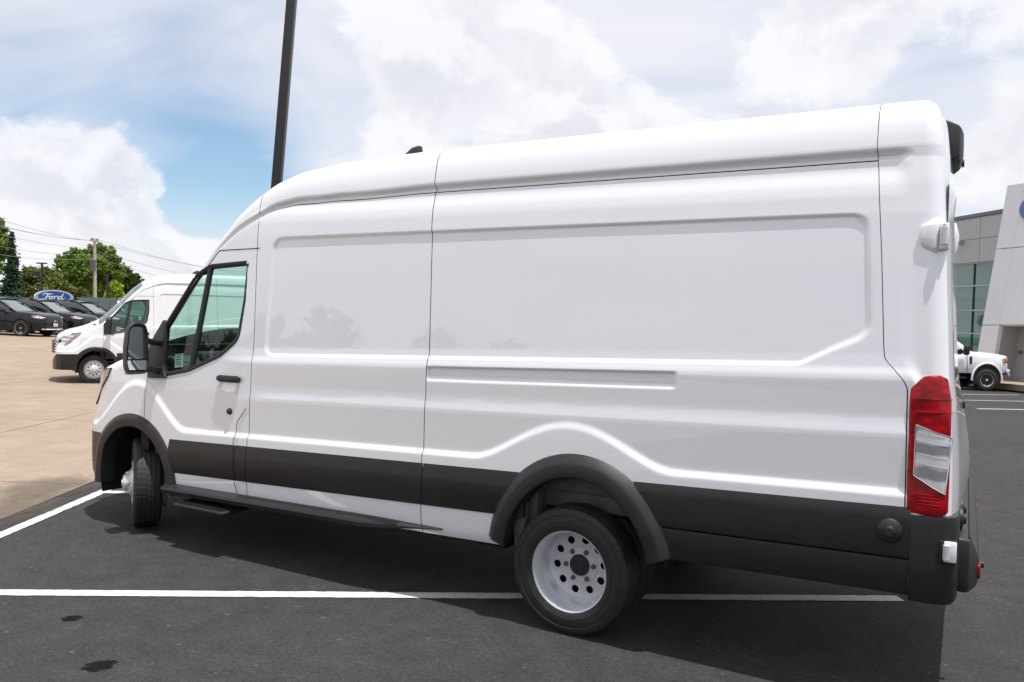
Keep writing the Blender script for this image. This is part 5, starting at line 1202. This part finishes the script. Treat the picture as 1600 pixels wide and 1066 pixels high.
# round-cornered oval badge on the tower, cut by the picture edge
ce = tw(1614, 326); el = [(ce[0]+0.58*math.cos(a), ce[1]+0.50*math.sin(a)) for a in np.linspace(0, 2*math.pi, 41)[:-1]]
slab('oval_badge', el, TO, TO+0.12, M['greypaint'], BLD); slab('oval_badge_face', [(ce[0]+(q[0]-ce[0])*0.9, ce[1]+(q[1]-ce[1])*0.88) for q in el], TO+0.12, TO+0.14, M['blue'], BLD)
# pavement in front of the building
sw = empty
def strip(name, t0, t1, o0, o1, h, mat):
    b = MB(); vs = []
    for o in (o0, o1):
        for t in (t0, t1):
            p = P0+e3*t+n3*o; g = float(ground_z(p[0], p[1])); vs += [(p[0], p[1], g-0.1), (p[0], p[1], g+h)]
    b.add(vs, [(0, 1, 3, 2), (4, 6, 7, 5), (0, 4, 5, 1), (2, 3, 7, 6), (1, 5, 7, 3)]); o = b.build(name, mat); tag(o, kind='structure'); return o
strip('pavement', -14, 10, -1.0, 5.3, 0.13, M['concrete'])
line('bay_line', ground_at(1470, 616)[:2], ground_at(1592, 617.5)[:2], 0.10, '')
line('bay_line', ground_at(1470, 624.8)[:2], ground_at(1640, 628.2)[:2], 0.10, '')
line('bay_line', ground_at(1527, 639)[:2], ground_at(1640, 641)[:2], 0.10, '')
# ================================================================== poles, wires, sign
M['polewood'] = simple('weathered_pole_wood', (0.46, 0.42, 0.36), 0.85, var=0.15, sc=3)
M['poleblack'] = simple('black_pole_paint', (0.012, 0.012, 0.013), 0.4, var=0.1)
def light_pole():
    B = rayat(431.5, 300, depth=13.4); z0 = float(ground_z(B[0], B[1]))
    lp = empty('light_pole', (B[0], B[1], z0), 0, 'tall black square light pole rising behind the white van roof', 'light pole')
    lp.rotation_euler = (0, rad(3.3), rad(29))
    # the pole passes through the point seen at the roof line
    b = MB(); b.loft([[(s*w, t*w, z) for s, t in ((-1, -1), (1, -1), (1, 1), (-1, 1))] for z, w in ((0, 0.078), (9.4, 0.070))]); b.build('shaft', M['poleblack'], lp, bevel=0.008)
    b = MB(); b.box(-0.16, 0.16, -0.16, 0.16, 0, 0.04); b.build('base_plate', M['poleblack'], lp)
    for s in (-1, 1):
        b = MB(); b.box(min(0, s*0.95), max(0, s*0.95), -0.03, 0.03, 9.25, 9.31); b.build('arm', M['poleblack'], lp)
        b = MB(); b.box(s*0.7-0.28, s*0.7+0.28, -0.22, 0.22, 9.15, 9.25); b.build('lamp_head', M['poleblack'], lp, bevel=0.02)
    # shift the foot so the leaning shaft crosses the seen point
    h = B[2]-z0; off = (lp.rotation_euler.to_matrix() @ Vector((0, 0, h))); lp.location = (B[0]-off.x, B[1]-off.y, z0)
light_pole()
def pole3(name, top, depth, r, mat, label, cat, lean=0.0):
    T = rayat(top[0], top[1], depth=depth); z0 = float(ground_z(T[0], T[1]))
    o = empty(name, (T[0], T[1], z0), 0, label, cat); return o, T[2]-z0
up, H = pole3('utility_pole', (150.6, 376), 62, 0, None, 'tall weathered wooden utility pole with crossarm before the trees', 'utility pole')
up.rotation_euler = (0, rad(3.2), rad(-52))
b = MB(); b.tube([(0, 0, -0.2), (0, 0, H*0.5), (0, 0, H)], [0.16, 0.13, 0.10], 12); b.build('shaft', M['polewood'], up, smooth=True)
b = MB(); b.box(-0.72, 0.72, -0.06, 0.06, H-0.12, H-0.0); b.build('crossarm', M['polewood'], up)
for x in (-0.66, -0.3, 0.3, 0.66): b = MB(); b.lathe([(0.05, 0), (0.07, 0.05), (0.04, 0.09), (0.06, 0.12), (0, 0.15)], 10, 'z', Matrix.Translation((x, 0, H))); b.build('insulator', M['wellmetal'], up, smooth=True)
b = MB(); b.lathe([(0, 0), (0.22, 0), (0.22, 0.85), (0.0, 0.9)], 16, 'z', Matrix.Translation((0.42, 0, H-2.35))); b.build('transformer', M['wellmetal'], up, smooth=True)
b = MB(); b.tube([(0, 0, H-1.3), (-0.5, 0, H-1.05), (-1.1, 0, H-1.0)], 0.03, 6); b.build('lamp_arm', M['wellmetal'], up)
up2, H2 = pole3('utility_pole', (119, 402), 85, 0, None, 'smaller distant utility pole with two street lamp arms amid the trees', 'utility pole')
b = MB(); b.tube([(0, 0, -0.2), (0, 0, H2)], [0.18, 0.13], 10); b.build('shaft', M['polewood'], up2, smooth=True)
b = MB(); b.box(-0.9, 0.9, -0.06, 0.06, H2-0.25, H2-0.12); ca = b.build('crossarm', M['polewood'], up2); ca.rotation_euler = (0, 0, rad(-58)+math.pi/2*0)
b = MB(); b.tube([(0, 0, H2-3.2), (0.5, 0.75, H2-2.8), (0.9, 1.3, H2-2.75)], 0.05, 6); b.build('lamp_arm', M['wellmetal'], up2)
b = MB(); b.tube([(0, 0, H2-1.5), (-0.7, -1.1, H2-1.0), (-0.9, -1.4, H2-1.0)], 0.05, 6); b.build('lamp_arm', M['wellmetal'], up2)
for top, lab in (((65.5, 412), 'black car park lamp post with short double arm beside the oval sign'), ((168, 428), 'plain black lamp post standing before the bright green tree')):
    o, h = pole3('lamp_post', top, 52, 0, None, lab, 'lamp post'); b = MB(); b.box(-0.05, 0.05, -0.05, 0.05, 0, h); b.build('shaft', M['poleblack'], o)
    if top[0] < 100:
        b = MB(); b.box(-0.30, 0.30, -0.1, 0.1, h-0.02, h+0.06); a_ = b.build('lamp_head', M['poleblack'], o); a_.rotation_euler = (0, 0, rad(30))
# wires
M['wire'] = simple('grey_wire', (0.26, 0.26, 0.27), 0.6)
def wire(a, b_, sag, label, r=0.011):
    a = Vector(a); b_ = Vector(b_); pts = []
    for i in range(25):
        f = i/24; p = a.lerp(b_, f); p.z -= sag*4*f*(1-f); pts.append(tuple(p))
    m_ = MB(); m_.tube(pts, r, 5); o = m_.build('power_line', M['wire'], smooth=True); tag(o, label, 'power line', 'power lines over the trees'); return o
Tp = rayat(150.6, 376, depth=62)
for u0, v0, du, lab in ((-60, 322, -10, 'topmost thin power line running from the tall pole to the upper left'), (-60, 336, -6, 'second thin power line from the tall pole to the upper left'), (-60, 340, 8, 'third thin power line from the tall pole to the upper left')):
    wire(rayat(150+du, 376, depth=62), rayat(u0, v0, depth=40), 0.25, lab)
for k, (v1, v2) in enumerate(((401, 367), (410, 381), (421, 395))):
    wire(rayat(149, (388, 398, 404)[k], depth=62), rayat(-60, (350, 372, 388)[k], depth=42), 0.3, ('thin cable leaving the tall pole below the crossarm to the left', 'middle cable leaving the tall pole towards the spruce tree', 'lowest cable leaving the tall pole to the left')[k], 0.010)
for k, v1 in enumerate((428, 432, 448, 466)):
    wire(rayat(150+(-10, 8, 0, 0)[k], (376, 376, 392, 402)[k], depth=62), rayat(420, v1, depth=95), 0.5, ('upper power line running right from the tall pole towards the vans', 'second power line running right from the tall pole', 'third cable running right from the tall pole', 'lowest cable running right from the tall pole')[k], 0.014)
# oval sign
def oval_sign():
    C = rayat(84, 464, depth=46); z0 = float(ground_z(C[0], C[1])); s = empty('oval_sign', (C[0], C[1], z0), 0, 'blue oval dealership sign with white script behind the parked black suvs', 'sign')
    d = np.array([CAM[0]-C[0], CAM[1]-C[1]]); s.rotation_euler = (0, 0, math.atan2(d[1], d[0])+math.pi/2+rad(8)); h = C[2]-z0; s_ = 46/FPX
    rx, rz = 26.5*s_, 10.5*s_
    def ell(k, n=56): return [(rx*k*math.cos(2*math.pi*i/n), h+rz*(k if k > 0.99 else k-0.03)*math.sin(2*math.pi*i/n)) for i in range(n)]
    for nm, k, y, th, mt in (('sign_cabinet', 1.0, 0.0, 0.30, 'signwhite'), ('sign_face', 0.955, -0.16, 0.03, 'blue')):
        o = fill2d(nm, [ell(k)], th, M[mt], s); o.location = (0, y, 0)
    o = fill2d('sign_ring', [ell(0.90), ell(0.865)], 0.02, M['signwhite'], s); o.location = (0, -0.185, 0)
    # flowing white script reading Ford, each stroke a tapered ribbon
    def stroke(pts, ws, name):
        P = resamp(np.array(pts, float), 0.02, False); W = np.interp(np.linspace(0, 1, len(P)), np.linspace(0, 1, len(ws)), ws)
        P2 = P.copy()
        for _ in range(3): P2[1:-1] = 0.25*P2[:-2]+0.5*P2[1:-1]+0.25*P2[2:]
        t = np.gradient(P2, axis=0); t /= np.linalg.norm(t, axis=1)[:, None]+1e-9; n_ = np.stack([-t[:, 1], t[:, 0]], 1)
        A = P2+n_*W[:, None]; B_ = P2-n_*W[:, None]; k = len(P2)
        vs = [(a[0]*rx*0.80, y, h+a[1]*rx*0.80) for y in (-0.175, -0.20) for a in np.vstack([A, B_])]
        fs = [(i, i+1, k+i+1, k+i) for i in range(k-1)]+[(2*k+i, 3*k+i, 3*k+i+1, 2*k+i+1) for i in range(k-1)]
        b = MB(); b.add(vs, fs); b.build(name, M['signwhite'], s, fix=True)
    # capital F: long curled top bar, looped stem, cross stroke
    stroke([(-0.66, 0.06), (-0.72, 0.12), (-0.66, 0.21), (-0.50, 0.23), (-0.36, 0.19), (-0.22, 0.20), (-0.10, 0.25)], [0.010, 0.02, 0.030, 0.030, 0.035, 0.028, 0.008], 'letter_stroke')
    stroke([(-0.40, 0.18), (-0.46, 0.04), (-0.52, -0.10), (-0.60, -0.20), (-0.72, -0.20), (-0.74, -0.13), (-0.66, -0.10)], [0.02, 0.045, 0.045, 0.035, 0.02, 0.018, 0.010], 'letter_stroke')
    stroke([(-0.58, 0.02), (-0.46, 0.04), (-0.34, 0.02), (-0.28, 0.07)], [0.008, 0.02, 0.022, 0.006], 'letter_stroke')
    # o
    stroke([(-0.20, 0.05), (-0.30, 0.0), (-0.33, -0.10), (-0.25, -0.17), (-0.14, -0.12), (-0.12, 0.0), (-0.20, 0.05), (-0.08, 0.03)], [0.020, 0.032, 0.034, 0.022, 0.032, 0.032, 0.02, 0.01], 'letter_stroke')
    # r
    stroke([(-0.08, 0.03), (0.04, 0.07), (0.02, -0.04), (-0.02, -0.16)], [0.01, 0.02, 0.034, 0.03], 'letter_stroke')
    stroke([(0.02, -0.04), (0.10, 0.05), (0.18, 0.06), (0.21, 0.02)], [0.012, 0.02, 0.028, 0.012], 'letter_stroke')
    # d with a tall ascender
    stroke([(0.46, 0.03), (0.34, 0.05), (0.24, -0.03), (0.24, -0.13), (0.33, -0.17), (0.44, -0.08), (0.50, 0.06)], [0.018, 0.028, 0.034, 0.034, 0.022, 0.02, 0.02], 'letter_stroke')
    stroke([(0.62, 0.28), (0.55, 0.20), (0.49, 0.04), (0.45, -0.10), (0.50, -0.16), (0.62, -0.11), (0.70, -0.02)], [0.008, 0.03, 0.036, 0.034, 0.024, 0.014, 0.006], 'letter_stroke')
    for x in (-0.6, 0.6): b = MB(); b.box(x-0.08, x+0.08, -0.08, 0.08, 0, h-rz*0.6); b.build('sign_post', M['wellmetal'], s)
oval_sign()

# ================================================================== trees
def leafmat(name, c0, c1, c2):
    t = NT(name); n1 = t.noise(0.45, 3); n2 = t.noise(6, 2)
    c = t.ramp(n1, [(0.3, c0), (0.5, c1), (0.72, c2)]); c = t.mix(0.5, c, t.ramp(n2, [(0.3, 0.55), (0.7, 1.35)]), 'MULTIPLY')
    t.set(base=c, rough=0.6, spec=0.25); tr = t.n('ShaderNodeBsdfTranslucent'); t.l(c, tr.inputs[0]); mx = t.n('ShaderNodeMixShader'); mx.inputs[0].default_value = 0.35
    t.l(t.b.outputs[0], mx.inputs[1]); t.l(tr.outputs[0], mx.inputs[2]); t.l(mx.outputs[0], t.out.inputs[0]); return t.m
M['leaf'] = leafmat('maple_leaves', (0.081, 0.124, 0.021), (0.148, 0.230, 0.037), (0.270, 0.360, 0.064))
M['leafbright'] = leafmat('bright_leaves', (0.189, 0.260, 0.026), (0.323, 0.440, 0.043), (0.486, 0.600, 0.075))
M['leafdark'] = leafmat('dark_leaves', (0.049, 0.080, 0.021), (0.085, 0.133, 0.031), (0.148, 0.200, 0.048))
M['leafolive'] = leafmat('feathery_leaves', (0.107, 0.130, 0.037), (0.176, 0.200, 0.054), (0.270, 0.280, 0.075))
M['needle'] = leafmat('spruce_needles', (0.022, 0.050, 0.024), (0.038, 0.080, 0.038), (0.065, 0.115, 0.052))
M['bark'] = simple('tree_bark', (0.10, 0.075, 0.055), 0.9, var=0.3, sc=6, bump=0.01, bsc=12)
def leaves_mesh(name, C, size, mat, parent, up=0.35, aspect=0.6):
    n = len(C); d = RNG.normal(size=(n, 3)); d /= np.linalg.norm(d, axis=1)[:, None]; nn = RNG.normal(size=(n, 3)); nn[:, 2] += up*2; a = np.cross(d, nn); a /= np.linalg.norm(a, axis=1)[:, None]+1e-9
    s = size*(0.6+0.8*RNG.random((n, 1))); V = np.stack([C-d*s*0.5, C+a*s*aspect*0.5, C+d*s*0.5, C-a*s*aspect*0.5], 1)
    return gridlike(name, V, mat, parent)
def gridlike(name, V, mat, parent):
    n = len(V); me = bpy.data.meshes.new(name); me.vertices.add(n*4); me.vertices.foreach_set('co', V.astype(np.float32).ravel()); me.loops.add(n*4); me.loops.foreach_set('vertex_index', np.arange(n*4, dtype=np.int32))
    me.polygons.add(n); me.polygons.foreach_set('loop_start', np.arange(0, n*4, 4, dtype=np.int32)); me.polygons.foreach_set('loop_total', np.full(n, 4, np.int32)); me.update(calc_edges=True)
    return link(name, me, mat, parent, False)
def tree(name, base, H, lobes, n, size, mat, label, cat='tree', trunk=0.22):
    """lobes: (x, y, z, r) relative to the base"""
    t = empty(name, base, 0, label, cat); L_b = np.array(lobes, float); w = L_b[:, 3]**2; idx = RNG.choice(len(L_b), n, p=w/w.sum())
    # clumps on each lobe, then leaves around the clumps
    k = max(60, n//45); ci = RNG.choice(len(L_b), k, p=w/w.sum()); v = RNG.normal(size=(k, 3)); v /= np.linalg.norm(v, axis=1)[:, None]
    cc = L_b[ci, :3]+v*L_b[ci, 3:4]*(0.45+0.55*RNG.random((k, 1))**0.5)*np.array([1, 1, 0.9])
    pick = RNG.integers(0, k, n); C = cc[pick]+RNG.normal(size=(n, 3))*(L_b[ci][pick, 3:4]*0.20)
    C = C[C[:, 2] > 0.3]
    leaves_mesh('crown', C, size, mat, t)
    b = MB(); top = float(L_b[:, 2].mean()); b.tube([(0, 0, -0.2), (0.05, 0.03, top*0.4), (0, 0.05, top*0.75), (0, 0, top)], [trunk, trunk*0.8, trunk*0.55, trunk*0.25], 10); tr = b.build('trunk', M['bark'], t, smooth=True)
    for q in L_b[:8]:
        b = MB(); b.tube([(0, 0, top*0.5), tuple(np.array((q[0]*0.5, q[1]*0.5, (top*0.5+q[2])*0.5+0.2))), tuple(q[:3])], [trunk*0.45, trunk*0.3, trunk*0.1], 6); b.build('limb', M['bark'], tr, smooth=True)
    return t
def img_tree(name, u, vtop, depth, blobs, n, size, mat, label, trunk=0.22):
    """blobs: (u, v, radius px) in the picture at that depth -> lobes with depth of their own"""
    B = ground_depth(u, depth); lobes = []; s = depth/FPX
    dirv = np.array([B[0]-CAM[0], B[1]-CAM[1]]); dirv /= np.linalg.norm(dirv)
    for bu, bv, br in blobs:
        P = rayat(bu, bv, depth=depth); off = RNG.uniform(-0.7, 0.7)*br*s*1.6
        lobes.append((P[0]-B[0]+dirv[0]*off, P[1]-B[1]+dirv[1]*off, P[2]-B[2], br*s))
    return tree(name, tuple(B), 0, lobes, n, size, mat, label, trunk=trunk)
img_tree('maple_tree', 128, 385, 66, [(100, 425, 16), (112, 405, 15), (104, 445, 17), (122, 420, 20), (130, 440, 20), (140, 405, 15), (148, 420, 20), (165, 398, 14), (172, 415, 16), (160, 435, 18), (150, 452, 17), (176, 395, 9), (95, 410, 9), (120, 396, 10), (178, 432, 12), (152, 392, 11), (110, 455, 16), (135, 458, 16), (170, 452, 14)], 21000, 0.30, M['leaf'], 'large spreading green maple tree behind the tall utility pole', 0.35)
img_tree('round_tree', 196, 420, 72, [(190, 432, 13), (198, 445, 14), (206, 438, 11), (186, 450, 14), (204, 458, 13), (195, 424, 8), (212, 450, 8)], 6000, 0.34, M['leafdark'], 'darker round tree right of the big maple', 0.25)
img_tree('young_tree', 181, 440, 56, [(180, 452, 9), (184, 462, 10), (174, 464, 9), (181, 443, 6)], 3200, 0.24, M['leafbright'], 'small bright yellow green tree in front of the big maple', 0.1)
img_tree('distant_tree', 224, 440, 90, [(220, 450, 9), (228, 446, 8), (236, 452, 9), (226, 460, 12), (242, 458, 9)], 3000, 0.4, M['leafdark'], 'distant dark tree just above the background van windshield', 0.2)
img_tree('feathery_tree', 60, 418, 60, [(42, 445, 15), (55, 432, 14), (50, 455, 16), (70, 442, 15), (82, 438, 13), (88, 452, 16), (66, 460, 15), (100, 458, 14), (45, 425, 9), (112, 460, 12), (125, 464, 12), (75, 427, 8)], 12000, 0.22, M['leafolive'], 'low feathery olive green tree behind the oval sign', 0.15)
img_tree('leafy_tree', -14, 340, 58, [(-10, 365, 16), (0, 352, 10), (-16, 385, 18), (2, 378, 11), (4, 395, 9), (-20, 410, 20), (-30, 370, 20)], 6500, 0.30, M['leaf'], 'tall leafy tree cut off by the left edge of the picture', 0.3)
img_tree('edge_tree', 140, 455, 75, [(125, 462, 11), (140, 464, 11), (155, 464, 11), (170, 468, 10), (190, 470, 10), (110, 466, 11), (205, 468, 10)], 5000, 0.32, M['leafdark'], 'dark low tree filling the gap under the big maple', 0.15)
def spruce(u, vtop, vbase, depth, wpx, label):
    B = ground_depth(u, depth); T = rayat(u, vtop, depth=depth); H = T[2]-B[2]; R = wpx*depth/FPX; o = empty('spruce_tree', tuple(B), 0, label, 'tree'); C = []
    for z in np.arange(0.4, H, 0.17):
        f = 1-z/H; r = R*(f**0.85)*(0.85+0.3*RNG.random()); nb = int(7+8*f)
        for a in RNG.random(nb)*2*math.pi:
            rr = r*(0.75+0.35*RNG.random()); k = int(10+22*f)
            q = RNG.random(k)**0.7; x = np.cos(a)*rr*q; y = np.sin(a)*rr*q
            C.append(np.stack([x+RNG.normal(0, 0.07, k), y+RNG.normal(0, 0.07, k), z-0.28*rr*q**2+RNG.normal(0, 0.05, k)+0.08*q], 1))
    leaves_mesh('crown', np.concatenate(C), 0.22, M['needle'], o, 0.2, 0.45)
    b = MB(); b.tube([(0, 0, -0.2), (0, 0, H*0.6), (0, 0, H*0.98)], [0.2, 0.1, 0.02], 8); b.build('trunk', M['bark'], o, smooth=True)
spruce(16, 366, 460, 56, 26, 'dark green conical spruce tree near the left edge')
# woodland on the other side of the street, behind the photographer: it shows only as a dim band in the paint
C = []
for k in range(70):
    a = rad(215+k*2.15)+RNG.normal(0, 0.01); r = 75+RNG.normal(0, 8); hgt = 4.0+3.5*RNG.random()
    c0 = np.array([CAM[0]+r*math.cos(a), CAM[1]+r*math.sin(a), 0]); m_ = 330; v = RNG.normal(size=(m_, 3)); v /= np.linalg.norm(v, axis=1)[:, None]
    C.append(c0+np.array([0, 0, hgt*0.5])+v*np.array([3.2, 3.2, hgt*0.5])*RNG.random((m_, 1))**0.4)
w_ = leaves_mesh('woodland', np.concatenate(C), 1.3, M['leafdark'], None); tag(w_, 'far belt of dark trees across the street reflected in the van paint', 'woodland', kind='stuff')

# ================================================================== stains
def stain(name, u, v, px, label, rot):
    P = ground_at(u, v); r = np.linalg.norm(ground_at(u-px, v)[:2]-P[:2])
    o = mk(name, [(-1.5, -1.5, 0), (1.5, -1.5, 0), (1.5, 1.5, 0), (-1.5, 1.5, 0)], [(0, 1, 2, 3)], M['oil'], None, False)
    o.location = (P[0], P[1], 0.0035); o.rotation_euler = (0, 0, rot); o.scale = (r, r*0.8, 1); tag(o, label, 'stain'); return o
stain('oil_stain', 112, 967, 26, 'small dark oil stain on the asphalt near the left edge', 0.5)
stain('oil_stain', 156, 1041, 42, 'larger dark oil stain at the bottom left of the asphalt', 0.9)
